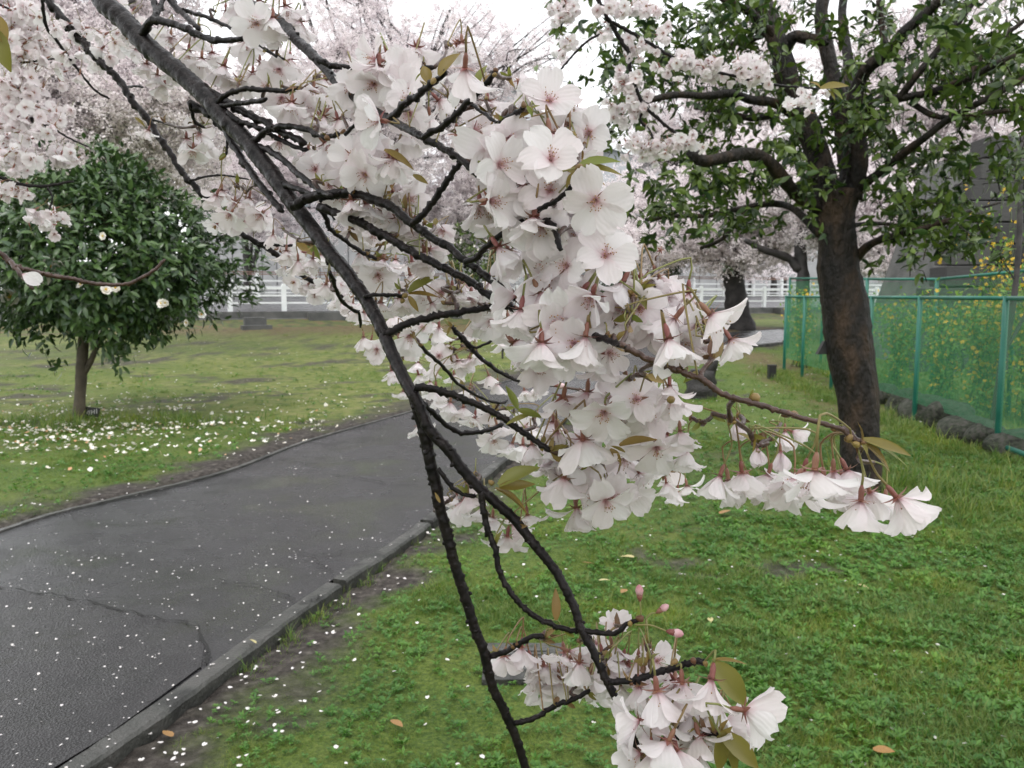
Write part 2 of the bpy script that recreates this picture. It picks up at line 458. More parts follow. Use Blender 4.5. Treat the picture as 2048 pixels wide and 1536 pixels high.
# ------------------------------------------------------------------ point instancing for stuff
def instancer_group(coll):
    g = bpy.data.node_groups.new('scatter_' + coll.name, 'GeometryNodeTree')
    g.interface.new_socket('Geometry', in_out='INPUT', socket_type='NodeSocketGeometry')
    g.interface.new_socket('Geometry', in_out='OUTPUT', socket_type='NodeSocketGeometry')
    n = g.nodes; l = g.links
    gi = n.new('NodeGroupInput'); go = n.new('NodeGroupOutput')
    ci = n.new('GeometryNodeCollectionInfo')
    ci.inputs['Collection'].default_value = coll
    ci.inputs['Separate Children'].default_value = True
    ci.inputs['Reset Children'].default_value = True
    ip = n.new('GeometryNodeInstanceOnPoints')
    ip.inputs['Pick Instance'].default_value = True
    def named(nm, ty):
        a = n.new('GeometryNodeInputNamedAttribute'); a.data_type = ty
        a.inputs['Name'].default_value = nm
        return [o for o in a.outputs if o.enabled][0]
    l.new(gi.outputs[0], ip.inputs['Points'])
    l.new(ci.outputs[0], ip.inputs['Instance'])
    l.new(named('idx', 'INT'), ip.inputs['Instance Index'])
    er = n.new('FunctionNodeEulerToRotation')
    l.new(named('rot', 'FLOAT_VECTOR'), er.inputs[0]); l.new(er.outputs[0], ip.inputs['Rotation'])
    l.new(named('scl', 'FLOAT'), ip.inputs['Scale'])
    l.new(ip.outputs[0], go.inputs[0])
    return g

def make_coll(name, meshes):
    c = bpy.data.collections.new(name)
    for i, me in enumerate(meshes):
        o = bpy.data.objects.new('%s_%02d' % (name, i), me); c.objects.link(o)
    return instancer_group(c), len(meshes)

def scatter(name, grp, pts, rot, scl, parent=None, idx=None, **kw):
    g, k = grp
    pts = np.asarray(pts, np.float32)
    me = bpy.data.meshes.new(name); me.from_pydata(pts.tolist(), [], [])
    N = len(pts)
    a = me.attributes.new('idx', 'INT', 'POINT'); a.data.foreach_set('value', (rng.integers(0, k, N) if idx is None else idx).astype(np.int32))
    a = me.attributes.new('rot', 'FLOAT_VECTOR', 'POINT'); a.data.foreach_set('vector', np.asarray(rot, np.float32).ravel())
    a = me.attributes.new('scl', 'FLOAT', 'POINT'); a.data.foreach_set('value', np.asarray(scl, np.float32))
    o = link(bpy.data.objects.new(name, me), parent, kind='stuff', **kw)
    md = o.modifiers.new('scatter', 'NODES'); md.node_group = g
    return o

# ================================================================== GROUND AND PATH
RPX = [(222, 1536), (410, 1397), (581, 1264), (700, 1178), (837, 1083), (950, 985), (1030, 918), (1130, 848), (1230, 790), (1330, 738), (1440, 705), (1570, 688)]
LPX = [(0, 1075), (205, 1016), (444, 955), (615, 890), (817, 831), (960, 783), (1066, 753), (1190, 712), (1300, 688), (1420, 672), (1580, 660)]
Rw = np.array([at(x, y)[:2] for x, y in RPX]); Lw = np.array([at(x, y)[:2] for x, y in LPX])
Rw = np.vstack([Rw[0] + (Rw[0] - Rw[2]) * 1.6, Rw[0] + (Rw[0] - Rw[1]) * .8, Rw]); Lw = np.vstack([Lw[0] + (Lw[0] - Lw[1]) * 1.6 + np.array([0, -1.6]), Lw])
Rw = spline(Rw, 120); Lw = spline(Lw, 120)
PATH_POLY = np.vstack([Lw, Rw[::-1]])
PATH_Z = 0.055

def dist_poly(x, y, line):
    p = np.column_stack([np.ravel(x), np.ravel(y)])
    d = np.full(len(p), 1e9)
    for a, b in zip(line[:-1], line[1:]):
        ab = b - a; t = np.clip(((p - a) @ ab) / (ab @ ab + 1e-12), 0, 1)
        d = np.minimum(d, np.hypot(*(p - a - t[:, None] * ab).T))
    return d.reshape(np.shape(x))

def inside(x, y, poly=PATH_POLY):
    x = np.asarray(x, float); y = np.asarray(y, float)
    r = np.zeros(x.shape, bool)
    j = len(poly) - 1
    for i in range(len(poly)):
        (x0, y0), (x1, y1) = poly[i], poly[j]
        c = ((y0 > y) != (y1 > y)) & (x < (x1 - x0) * (y - y0) / (y1 - y0 + 1e-12) + x0)
        r ^= c; j = i
    return r

R6, L6 = Rw[::3], Lw[::3]
def surf(x, y):
    """height of the soil, and how bare / littered it is"""
    x = np.asarray(x, float); y = np.asarray(y, float)
    dl, dr = dist_poly(x, y, L6), dist_poly(x, y, R6)
    ins = inside(x, y)
    left = (dl < dr) & ~ins
    z = rise(y) + np.where(ins, -0.02, (fbm(x * 1.7, y * 1.7, 5) - .5) * .05 + (fbm(x * 7, y * 7, 9) - .5) * .018)
    z = z + np.where(left, 0.052 * sstep(0, .12, dl), 0)
    n1 = fbm(x * 1.1, y * 1.1, 21); n2 = fbm(x * 4, y * 4, 33)
    dr_ = (1 - sstep(.06, .44, dr + (n2 - .5) * .7)) * ~left
    dl_ = (1 - sstep(.15, .75, dl + (n2 - .5) * .8)) * left
    patch = sstep(.68, .8, fbm(x * .9 + 3, y * 1.6, 44)) * sstep(.45, .6, n2) * .8
    far = left & (y > 9)
    patch = np.maximum(patch, far * sstep(.5, .66, fbm(x * .7, y * 1.5, 50)) * sstep(.38, .62, n2) * .85)
    dirt = np.clip(np.maximum(np.maximum(dr_, dl_), patch), 0, 1)
    litter = sstep(20.5, 24.5, y + (n2 - .5) * 4) * (x < 8) * .9
    fx = x - (4.62 + (y - 7.8) * .085)
    litter = np.maximum(litter, (1 - sstep(.1, .8, np.abs(fx + .35) + (n2 - .5) * .8)) * sstep(8, 11, y) * (y < 18) * .8)
    return z, dirt, litter, left, ins

xs = np.unique(np.r_[np.linspace(-8.5, 8.5, 240), 8.5 + np.geomspace(.08, 400, 46), -8.5 - np.geomspace(.08, 400, 46)])
ys = np.unique(np.r_[np.linspace(-3, 1.4, 16), np.linspace(1.4, 14, 200), 14 + np.geomspace(.08, 600, 70), -3 - np.geomspace(1, 60, 6)])
X, Y = np.meshgrid(xs, ys)
Z, DIRT, LIT, LEFT, INS = surf(X, Y)
me = bpy.data.meshes.new('ground')
nx, ny = len(xs), len(ys)
ii = (np.arange(ny - 1)[:, None] * nx + np.arange(nx - 1)).ravel()
me.from_pydata(np.column_stack([X.ravel(), Y.ravel(), Z.ravel()]).tolist(), [], np.column_stack([ii, ii + 1, ii + nx + 1, ii + nx]).tolist())
DRY = LEFT * sstep(6.5, 10, Y) * (.45 + .5 * sstep(.4, .6, fbm(X * .8, Y * 1.4, 77)))
for nm, arr in (('dirt', DIRT), ('litter', LIT), ('dry', DRY)):
    a = me.attributes.new(nm, 'FLOAT', 'POINT'); a.data.foreach_set('value', arr.ravel().astype(np.float32))
me.polygons.foreach_set('use_smooth', [True] * len(me.polygons))
me.materials.append(M['ground'])
tag(link(bpy.data.objects.new('ground', me)), 'lawn of moss and short grass with bare muddy patches', kind='structure')

# path surface: strip between its two edges, 13 cm in from the right one where the kerb lies
def offset_line(line, off):
    t = np.gradient(line, axis=0); t = nrm(t)
    return line + off * np.column_stack([-t[:, 1], t[:, 0]])
Rin = offset_line(Rw, .084)
Lin = offset_line(Lw, -.07)
b = MB(); K = 14
vv = []; 
for i in range(120):
    for k in range(K + 1):
        q = Lin[i] + (Rin[i] - Lin[i]) * k / K
        vv.append((q[0], q[1], float(rise(q[1])) + PATH_Z + .004 * math.sin(q[0] * 3) * math.sin(q[1] * 2.1) - .004))
b.add(vv, [(i * (K + 1) + k, i * (K + 1) + k + 1, (i + 1) * (K + 1) + k + 1, (i + 1) * (K + 1) + k) for i in range(119) for k in range(K)])
path = b.build('path', M['asphalt'], label='wet dark asphalt path curving away between the lawns, flecked with petals', kind='structure')

def on_path(x, y, dz=0.0):
    p = at(x, y, PATH_Z)
    p[2] = float(rise(p[1])) + PATH_Z + dz
    return p

# coarse near stretch of the path
poly = [on_path(x, y, .0045) for x, y in [(-420, 1120), (-150, 1155), (0, 1178), (95, 1192), (188, 1209), (273, 1230), (340, 1246), (393, 1257), (408, 1295), (402, 1335), (300, 1410), (212, 1474), (105, 1540), (-20, 1625), (-260, 1780), (-700, 1780)]]
b = MB(); c_ = np.mean(poly, axis=0); b.add(poly + [c_], [((i + 1) % len(poly), i, len(poly)) for i in range(len(poly))])
b.build('path_patch', M['asphalt_patch'], path, smooth=False)

# cracks and joints
def crack(pix, wd):
    q = spline([on_path(x, y, .0095) for x, y in pix], 40)
    t = nrm(np.gradient(q, axis=0)); s_ = np.column_stack([-t[:, 1], t[:, 0], t[:, 2] * 0])
    ww = wd * (0.35 + rng.random(40))[:, None]; jit = (rng.random((40, 1)) - .5) * .03
    a, c = q + s_ * (ww + jit), q + s_ * (jit - ww)
    b = MB(); b.add(np.vstack([a, c]), [(i, i + 1, 41 + i, 40 + i) for i in range(39)])
    b.build('crack', M['crack'], path, smooth=False)
crack([(-30, 1174), (95, 1191), (188, 1208), (273, 1229), (393, 1256), (412, 1294), (418, 1330)], .006)
crack([(590, 1103), (640, 1113), (700, 1102), (760, 1098)], .004)
crack([(628, 1118), (650, 1136), (668, 1150)], .003)
crack([(430, 1160), (500, 1172), (560, 1188), (610, 1208), (640, 1190)], .004)
crack([(660, 950), (720, 957), (783, 968), (835, 966)], .006)
crack([(560, 922), (650, 930), (740, 918)], .004)

# right kerb: separate long stones with a broken gap; left edging a low lip
def kerb_run(line, wd, top, i0, i1, name, out):
    b = MB(); q = line[i0:i1]; t = nrm(np.gradient(q, axis=0)); nn = np.column_stack([-t[:, 1], t[:, 0]]) * out
    prof = [(0, -.12), (0, top - .012), (.012, top), (wd - .01, top + .002), (wd, -.05)]
    V = []
    for k in range(len(q)):
        zr = float(rise(q[k][1])); wob = .002 * math.sin(k * 1.7) + .003 * math.sin(k * .6)
        for a, z in prof:
            V.append((*(q[k] + nn[k] * (a + wob * (a == 0))), zr + z + (.0015 * math.sin(k * 2.3) if z > 0 else 0)))
    m_ = len(prof)
    b.add(V, [(k * m_ + j, (k + 1) * m_ + j, (k + 1) * m_ + j + 1, k * m_ + j + 1) for k in range(len(q) - 1) for j in range(m_ - 1)] + [tuple(range(m_))[::-1], tuple((len(q) - 1) * m_ + j for j in range(m_))])
    b.build(name, M['kerb'], kerb, smooth=False)
kerb = empty('kerb'); tag(kerb, 'narrow concrete kerb along the path edges', kind='structure')
RK = spline(Rw, 400); LK = spline(Lw, 400)
gap = int(np.argmin(np.hypot(*(RK - at(400, 1400)[:2]).T)))
seg = 22
start = gap
while start < 396:
    kerb_run(RK, .088, PATH_Z + .001, start, min(start + seg, 399), 'kerbstone', 1); start += seg
end = gap
while end > 4:
    kerb_run(RK, .088, PATH_Z + .001, max(end - seg, 0), end + 1, 'kerbstone', 1); end -= seg
start = 0
while start < 380:
    kerb_run(LK, .068, PATH_Z + .004, start, min(start + seg + 1, 399), 'edging_stone', -1); start += seg

# ================================================================== ROAD, RAILINGS, BUILDINGS BEHIND
RA, RB = np.array([-26.0, 19.1]), np.array([40.0, 50.2])      # line of the near railing
rd = nrm(RB - RA); rn = np.array([-rd[1], rd[0]])
def on_rail(s, off=0.0): return RA + rd * s + rn * off
RZ0, RZ1 = .95, 1.42
b = MB()
V = []
for s in np.linspace(0, 70, 36):
    for off, z in ((-.35, RZ0 - .02), (-.35, RZ0 + .0), (7.4, RZ1), (7.4, RZ1 + .02), (30, RZ1 + .1)):
        V.append((*on_rail(s, off), z))
b.add(V, [(i * 5 + j, (i + 1) * 5 + j, (i + 1) * 5 + j + 1, i * 5 + j + 1) for i in range(35) for j in range(4)])
b.build('road', M['road'], label='wet grey road rising to the bridge behind the lawn', kind='structure', smooth=False)
# retaining edge and bank below the road
b = MB()
V = []
for s in np.linspace(0, 70, 71):
    for off, z in ((-.42, RZ0 + .012), (-.42, RZ0 - .2), (-.5, RZ0 - .24), (-2.8, .4), (-3.2, .2)):
        V.append((*on_rail(s, off), z + (rng.random() - .5) * .05 * (off < -.5)))
b.add(V, [(i * 5 + j, (i + 1) * 5 + j, (i + 1) * 5 + j + 1, i * 5 + j + 1) for i in range(70) for j in range(2, 4)], 1)
b.add(V, [(i * 5 + j, (i + 1) * 5 + j, (i + 1) * 5 + j + 1, i * 5 + j + 1) for i in range(70) for j in range(0, 2)], 0)
M['bank'] = mat('leaf_litter_bank', (0.05, 0.045, 0.025), (0.13, 0.085, 0.045), rough=.9, scale=3, bump=.6, bscale=14, c3=(0.075, 0.1, 0.025))
b.build('road_bank', [M['dark_concrete'], M['bank']], label='dark concrete edge and littered bank below the road', kind='structure', smooth=False)
for s in np.arange(.9, 66, 5.04):
    b = MB(); p = on_rail(s + 15.7 - 1.68 * 9, -.62)
    b.box((p[0], p[1], RZ0 - .17), (1.3, .5, .3), 0, np.array([[rd[0], -rd[1], 0], [rd[1], rd[0], 0], [0, 0, 1]]))
    # footing blocks under the railing are pieces of the bank
    b.build('footing', M['dark_concrete'], bpy.data.objects['road_bank'], smooth=False)

Rr = np.array([[rd[0], -rd[1], 0], [rd[1], rd[0], 0], [0, 0, 1]])
s_first = float((P(460, 622, 27.0)[:2] - RA) @ rd)
def railing(off, z, s0, n, step, hgt, label, caps):
    p0 = on_rail(s0, off)
    r = empty('railing', (p0[0], p0[1], z), label, 'railing', 'white railings along the road')
    bp = MB(); bp.box((0, 0, hgt / 2), (.15, .13, hgt), 0, Rr); bp.box((0, 0, hgt + .02), (.11, .1, .04), 0, Rr)
    if caps:
        bp.box((0, 0, hgt + .09), (.15, .15, .06), 0, Rr); bp.box((0, 0, hgt + .16), (.1, .1, .08), 0, Rr)
    pm = bp.mesh('post', M['white_paint'], False)
    rm = []
    for zz, th in ((hgt - .12, .07), (hgt - .36, .055), (hgt - .60, .055)):
        bb = MB(); bb.bar((rd[0] * .076, rd[1] * .076, zz), (rd[0] * (step - .076), rd[1] * (step - .076), zz), .06, th); rm.append(bb.mesh('rail', M['white_paint'], False))
    for k in range(n):
        o = link(bpy.data.objects.new('post', pm), r); o.location = (rd[0] * step * k, rd[1] * step * k, 0)
        if k < n - 1:
            for m_ in rm:
                o = link(bpy.data.objects.new('rail', m_), r); o.location = (rd[0] * step * k, rd[1] * step * k, 0)
    return r
railing(0, RZ0 + .01, s_first - 1.72 * 5, 27, 1.72, .88, 'near white post and rail railing at the edge of the lawn, closest to camera', False)
far_r = railing(7.0, RZ1 + .0, s_first - 1.9 * 5 + 3.4, 30, 2.0, .78, 'far white railing with capped posts on the other side of the road', True)
for zz in (.86, .95):
    bb = MB(); bb.bar((0, 0, zz), (rd[0] * 40, rd[1] * 40, zz), .05, .045)
    o = bb.build('pipe_rail', M['brown_pipe'], far_r, smooth=False); o.location = (rn[0] * 1.2, rn[1] * 1.2, .1)

# concrete steps at the foot of the bank
st = at(505, 662, 0)
t_ = empty('stone_steps', (st[0], st[1], st[2] - .03), 'two dark concrete blocks forming steps below the white railing', 'steps')
for (dx, dy, dz, sx, sy, sz) in ((.12, 0, .1, .85, .45, .2), (-.05, .42, .3, .62, .42, .24)):
    bb = MB(); bb.box((dx, dy, dz), (sx, sy, sz), 0, Rr); bb.build('block', M['dark_concrete'], t_, smooth=False)

def panel_building(label, p0, width, height, n, yaw, zb=1.3):
    """a low building faced with plain vertical panels, each its own piece"""
    o = empty('building', (p0[0], p0[1], zb), label, 'building')
    o.rotation_euler[2] = yaw
    bb = MB(); bb.box((width / 2, 4.1, height / 2), (width, 8, height)); bb.build('wall', M['panel_dark'], o, smooth=False)
    pw = width / n
    bb = MB(); bb.box((0, 0, 0), (pw - .05, .12, height - .3)); pm = bb.mesh('panel', M['panel'], False)
    for k in range(n):
        q = link(bpy.data.objects.new('panel', pm), o); q.location = (pw * (k + .5), .02 + rng.random() * .03, height / 2)
    bb = MB(); bb.box((width / 2, 4.05, height + .12), (width + .5, 8.6, .25)); bb.build('roof', M['roof'], o, smooth=False)
    return o
q0 = P(380, 592, 47)
panel_building('pale grey panelled building behind the railing at left', q0, 21, 5.2, 26, 0.12)
q0 = P(1190, 588, 58)
panel_building('long whitish building seen under the blossom on the right behind the railing', q0, 30, 4.6, 24, 0.1)

def house(label, px, py_top, d, wd, dp, eave, pitch_h, yaw, floors):
    top = P(px, py_top, d); zb = 0.4
    o = empty('house', (top[0], top[1], zb), label, 'house'); o.rotation_euler[2] = yaw
    H = top[2] - zb - pitch_h
    bb = MB()
    bb.box((0, dp / 2, H / 2), (wd, dp, H))
    bb.add([(-wd / 2, 0, H), (wd / 2, 0, H), (0, 0, H + pitch_h), (-wd / 2, dp, H), (wd / 2, dp, H), (0, dp, H + pitch_h)], [(0, 1, 2), (3, 5, 4)])
    bb.build('wall', M['house_wall'], o, smooth=False)
    bb = MB(); L_ = math.hypot(wd / 2 + eave, pitch_h * (1 + eave / (wd / 2)))
    for sg in (-1, 1):
        a = np.array([0, -.5, H + pitch_h + .16]); c = np.array([sg * (wd / 2 + eave), -.5, H - pitch_h * eave / (wd / 2) + .16])
        bb.add([a, c, c + (0, dp + 1, 0), a + (0, dp + 1, 0), a - (0, 0, .14), c - (0, 0, .14), c + (0, dp + 1, -.14), a + (0, dp + 1, -.14)], [(0, 1, 2, 3), (4, 7, 6, 5), (0, 4, 5, 1), (1, 5, 6, 2), (3, 2, 6, 7)])
    bb.build('roof', M['roof'], o, smooth=False)
    for sg in (-1, 1):
        bb = MB(); bb.bar((0, -.56, H + pitch_h), (sg * (wd / 2 + eave), -.56, H - pitch_h * eave / (wd / 2)), .1, .35); bb.build('bargeboard', M['white_paint'], o, smooth=False)
    for fl in range(floors):
        for sx in (-.28, .24):
            z = H * (fl + .55) / floors
            f = MB(); f.box((sx * wd, -.03, z), (1.3, .06, 1.3)); fo = f.build('window', M['white_paint'], o, smooth=False)
            g_ = MB(); g_.box((sx * wd, -.07, z), (1.1, .03, 1.1)); g_.build('pane', M['glass'], fo, smooth=False)
    return o
house('tall house with grey gabled roof and white bargeboards behind the evergreen tree', 1412, 256, 62, 6.2, 9, .6, 1.8, .15, 4)
house('bluish gabled house whose ridge shows between the blossoms right of centre', 1225, 296, 72, 7.5, 9, .5, 1.2, -.2, 3)
house('small grey gable far behind the star shaped calyx at top centre', 1022, 172, 85, 5, 8, .4, 1.8, .1, 4)

# ================================================================== STONE WALL AND GREEN FENCES AT RIGHT
D_W = 15.0
sw = empty('stone_wall', (7.3, D_W, 0.0), 'dark battered stone block wall behind the green fence at far right', 'wall')
bev = MB()
def bevel_box():
    e = .47; f_ = .5; V = []; F = []
    for ax in range(3):
        for sg in (-1, 1):
            base = len(V); oth = [a for a in range(3) if a != ax]
            for (i, j) in ((-1, -1), (1, -1), (1, 1), (-1, 1)):
                p = [0, 0, 0]; p[ax] = sg * f_; p[oth[0]] = i * e; p[oth[1]] = j * e; V.append(p)
            F.append((base, base + 1, base + 2, base + 3))
    b_ = bmesh_hull(V); return b_
import bmesh
def bmesh_hull(V):
    bm = bmesh.new(); vs = [bm.verts.new(v) for v in V]
    bmesh.ops.convex_hull(bm, input=vs); 
    me = bpy.data.meshes.new('stone'); bm.to_mesh(me); bm.free(); return me
stone_meshes = []
for k in range(4):
    me = bevel_box()
    for v in me.vertices: v.co += Vector((rng.random(3) - .5) * .03)
    me.materials.append(M['stone']); stone_meshes.append(me)
ch = .385
for c in range(11):
    z = .1 + c * ch; f = c / 9.0
    x = 7.05 + 1.35 * f + (rng.random() - .5) * .12 - 7.3; yy = .38 * f * 1.2
    while x < 6.2:
        wd = .62 + rng.random() * .5
        o = link(bpy.data.objects.new('stone', stone_meshes[int(rng.integers(4))]), sw)
        o.location = (x + wd / 2, yy + (rng.random() - .5) * .07, z + ch / 2); o.scale = (wd - .035, .6, ch - .03)
        o.rotation_euler = ((rng.random() - .5) * .03, (rng.random() - .5) * .02, (rng.random() - .5) * .04)
        x += wd
b = MB(); b.add([(.15, .25, 0), (6.5, .25, 0), (6.5, .9, 4.2), (1.45, .9, 4.2), (.15, 3, 0), (6.5, 3, 0), (6.5, 3, 4.2), (1.45, 3, 4.2)], [(0, 1, 2, 3), (3, 2, 6, 7), (4, 7, 6, 5), (0, 3, 7, 4), (1, 5, 6, 2)])
b.build('core', M['dark_concrete'], sw, smooth=False)

def mesh_fence(posts, top, label, rails, gap_=.034, wire=.0015, post_r=.028, bottom=0.0, ztop=None):
    posts = [np.array(p, float) for p in posts]
    f = empty('fence', (posts[0][0], posts[0][1], 0), label, 'fence', 'green wire fences at right')
    o3 = np.array([posts[0][0], posts[0][1], 0])
    bp = MB(); bp.tube([(0, 0, -.15), (0, 0, 1.0)], post_r, 10); pm = bp.mesh('post', M['fence_green'])
    tops = ztop or [top] * len(posts)
    for p, t_ in zip(posts, tops):
        o = link(bpy.data.objects.new('post', pm), f); o.location = (p[0] - o3[0], p[1] - o3[1], float(rise(p[1]))); o.scale = (1, 1, t_ - float(rise(p[1])))
    W = MB()
    for (p, q, t0, t1) in zip(posts[:-1], posts[1:], tops[:-1], tops[1:]):
        for fr in rails:
            a = np.array([p[0], p[1], (t0 - .02) * fr + .1 * (1 - fr) + float(rise(p[1])) * (1 - fr)]) - o3; c = np.array([q[0], q[1], (t1 - .02) * fr + .1 * (1 - fr) + float(rise(q[1])) * (1 - fr)]) - o3
            bb = MB(); bb.tube([a, c], .021, 8); bb.build('rail', M['fence_green'], f)
        L = float(np.hypot(*(q - p))); u = (q - p) / L; nrm2 = np.array([-u[1], u[0]])
        z0, z1 = .22 + float(rise(p[1])) + bottom, min(t0, t1) - .04
        Hh = z1 - z0
        for sg in (1, -1):
            for s0 in np.arange(-Hh, L, gap_):
                sa, sb = (s0, s0 + Hh)
                za, zb = (z0, z1) if sg > 0 else (z1, z0)
                A, B = max(sa, 0), min(sb, L)
                if A >= B: continue
                zA = za + (zb - za) * (A - sa) / Hh; zB = za + (zb - za) * (B - sa) / Hh
                a = np.array([*(p + u * A), zA]) - o3; c = np.array([*(p + u * B), zB]) - o3
                of = np.array([*(nrm2 * .002 * sg), 0]); wv = np.array([u[0] * wire, u[1] * wire, 0]); dv = np.array([*(nrm2 * wire), 0])
                W.add([a + of - wv, a + of + wv, c + of + wv, c + of - wv, a + of + dv * 2, c + of + dv * 2], [(0, 1, 2, 3), (1, 4, 5, 2), (4, 0, 3, 5)])
    W.build('wire_mesh', M['wire'], f, smooth=False, kind='stuff')
    return f
pa, pb = at(1568, 740), at(1993, 907)
def fpx(x):
    """point of the front fence line under picture column x"""
    y = 740 + (x - 1568) * (907 - 740) / (1993 - 1568)
    return at(x, y)
fp = [fpx(x)[:2] for x in (1568, 1604, 1662, 1735, 1828, 1993)]
fp.append(fp[-1] + (fp[-1] - fp[-2]) * .75)
fp.append(fp[-1] + (fp[-2] - fp[-3]) * .75)
front = mesh_fence(fp, 1.49, 'front green wire mesh fence running along the lawn beside the evergreen trunk', (1.0,))
bb = MB(); a = np.array([*fp[-3], .09]) - np.array([*fp[0], 0]); c = np.array([*fp[-2], .09]) - np.array([*fp[0], 0])
bb.tube([a, c], .024, 8); bb.build('rail', M['fence_green'], front)
bp_ = [P(1579, 600, 19.0)[:2], P(1646, 600, 16.2)[:2], P(1733, 600, 13.6)[:2], P(1872, 600, 11.9)[:2], P(2030, 600, 10.0)[:2], P(2330, 600, 8.8)[:2]]
mesh_fence(bp_, 1.78, 'taller green mesh fence behind the yellow flowering shrubs', (1.0,), gap_=.05, wire=.0015, bottom=.7, ztop=[1.9, 1.84, 1.78, 1.745, 1.80, 1.9])

# rocks along the foot of the fence
def rock_mesh(seed):
    r_ = np.random.default_rng(seed); bm = bmesh.new(); bmesh.ops.create_icosphere(bm, subdivisions=3, radius=1)
    ax = nrm(r_.normal(size=(9, 3))); off = .62 + r_.random(9) * .3
    for v in bm.verts:
        p = np.array(v.co); 
        for a_, o_ in zip(ax, off):
            d_ = p @ a_
            if d_ > o_: p = p - a_ * (d_ - o_) * .9
        p *= 1 + .1 * (float(noise2(p[0] * 3 + 9, p[1] * 3 + p[2] * 5, seed)) - .5)
        v.co = p
    me = bpy.data.meshes.new('rock'); bm.to_mesh(me); bm.free(); me.materials.append(M['rock'])
    me.polygons.foreach_set('use_smooth', [True] * len(me.polygons)); return me
RM = [rock_mesh(s) for s in range(5)]
rk = [(1768, 806, 44, 'small grey rock nearest the evergreen trunk under the fence'), (1806, 822, 58, 'rounded grey rock just left of the middle fence post'), (1852, 843, 62, 'rough dark rock right of the middle fence post'),
      (1895, 862, 60, 'long low rock halfway between the two right fence posts'), (1936, 884, 66, 'largest dark mossy rock with a pale fleck near the right fence post'), (1975, 896, 56, 'dark rock directly behind the right fence post'),
      (2030, 915, 62, 'dark rock right of the right fence post at the picture edge')]
for i, (x, y, sz, lb) in enumerate(rk):
    p = at(x, y); d = p[1]
    o = link(bpy.data.objects.new('rock', RM[i % 5])); s_ = sz / FPX * d * .8
    o.location = (p[0] + .06, p[1] + .1, float(rise(p[1])) + s_ * (.15 + .35 * rng.random())); o.scale = (s_ * 1.25, s_ * .9, s_ * .85); o.rotation_euler = (0, 0, rng.random() * 6)
    tag(o, lb, 'rock', 'rocks along the foot of the fence')

# ================================================================== LEAF TEMPLATES
def leaf_template(w=.4, fold=.25, droop=.25, rows=4):
    """leaf along +X, length 1, folded on its midrib: 3 points per row"""
    V, F = [], []
    for i in range(rows + 1):
        s = i / rows; ww = w * .5 * math.sin(math.pi * min(max(s, .04), .985) ** .8) ** .8
        z = -droop * s * s
        V += [(s, -ww, z + fold * ww), (s, 0, z), (s, ww, z + fold * ww)]
    for i in range(rows):
        a = i * 3
        F += [(a, a + 1, a + 4, a + 3), (a + 1, a + 2, a + 5, a + 4)]
    return np.array(V), F
LT_A, LF_A = leaf_template(.42, .3, .22, 3)
LT_B, LF_B = leaf_template(.46, .3, .3, 4)

def leaf_mesh(tv, tf, mt, name='leaf'):
    b = MB(); b.add(tv, tf); return b.mesh(name, mt)

def add_leaves(owner, o3, pos, R, scl, tv, tf, mt, camdist_n=280, name='leaf', stuff='foliage'):
    """the leaves that show largest are parts of their own; the rest is one joined part"""
    pos = np.asarray(pos); scl = np.asarray(scl)
    v = pos - CAM
    dep = v @ FW
    size = scl * np.abs(np.einsum('ni,ni->n', nrm(v), R[:, :, 2])) / dep
    px = 1024 + (v @ RT) / dep * FPX; py = 768 - (v @ UP) / dep * FPX
    vis = (px > 0) & (px < 2048) & (py > 0) & (py < 1536)
    score = size * vis - (dep - dep.min()) / (np.ptp(dep) + 1e-6) * size * .9
    order = np.argsort(-score)
    big, rest = order[:camdist_n], order[camdist_n:]
    lm = leaf_mesh(tv, tf, mt, name)
    for i in big:
        o = link(bpy.data.objects.new(name, lm), owner)
        m4 = np.eye(4); m4[:3, :3] = R[i] * scl[i]; m4[:3, 3] = pos[i] - o3
        o.matrix_basis = Matrix(m4.tolist())
    if len(rest):
        b = MB(); b.inst(tv, tf, R[rest], pos[rest] - o3, scl[rest]); b.build(stuff, mt, owner, kind='stuff')

# ================================================================== CAMELLIA TREE AT LEFT
cb = at(158, 852)
D_C = float((cb - CAM) @ FW)
cam_t = empty('camellia_tree', cb, 'round camellia tree with dense dark glossy leaves and white flowers on the left lawn', 'tree')
def wp(x, y, d): return P(x, y, d)
def limb(owner, o3, pix, r0, r1, mt, name, n=40, sides=10, rough=.06, seed=0):
    """pix: list of (x, y, depth)"""
    q = spline([P(*p) for p in pix], n) - o3
    s_ = np.linspace(0, 1, n)
    r = (r0 + (r1 - r0) * s_)[:, None] * (1 + rough * rng.normal(size=(n, sides)) * .7 + rough * np.sin(s_ * 23 + seed)[:, None])
    b = MB(); b.tube(q, r, sides); return b.build(name, mt, owner)
sc_c = D_C / FPX
limb(cam_t, cb, [(157, 868, D_C), (159, 810, D_C), (163, 740, D_C), (168, 670, D_C), (175, 600, D_C), (200, 520, D_C), (215, 440, D_C)], 12 * sc_c, 8 * sc_c, M['bark_camellia'], 'trunk')
limb(cam_t, cb, [(165, 752, D_C), (180, 725, D_C), (195, 690, D_C), (215, 640, D_C), (270, 560, D_C)], 6 * sc_c, 4 * sc_c, M['bark_camellia'], 'branch')
limb(cam_t, cb, [(163, 665, D_C), (140, 640, D_C), (100, 610, D_C), (60, 560, D_C)], 9 * sc_c, 5 * sc_c, M['bark_camellia'], 'branch')
limb(cam_t, cb, [(172, 620, D_C), (230, 580, D_C - .3), (330, 540, D_C - .4)], 8 * sc_c, 3 * sc_c, M['bark_camellia'], 'branch')
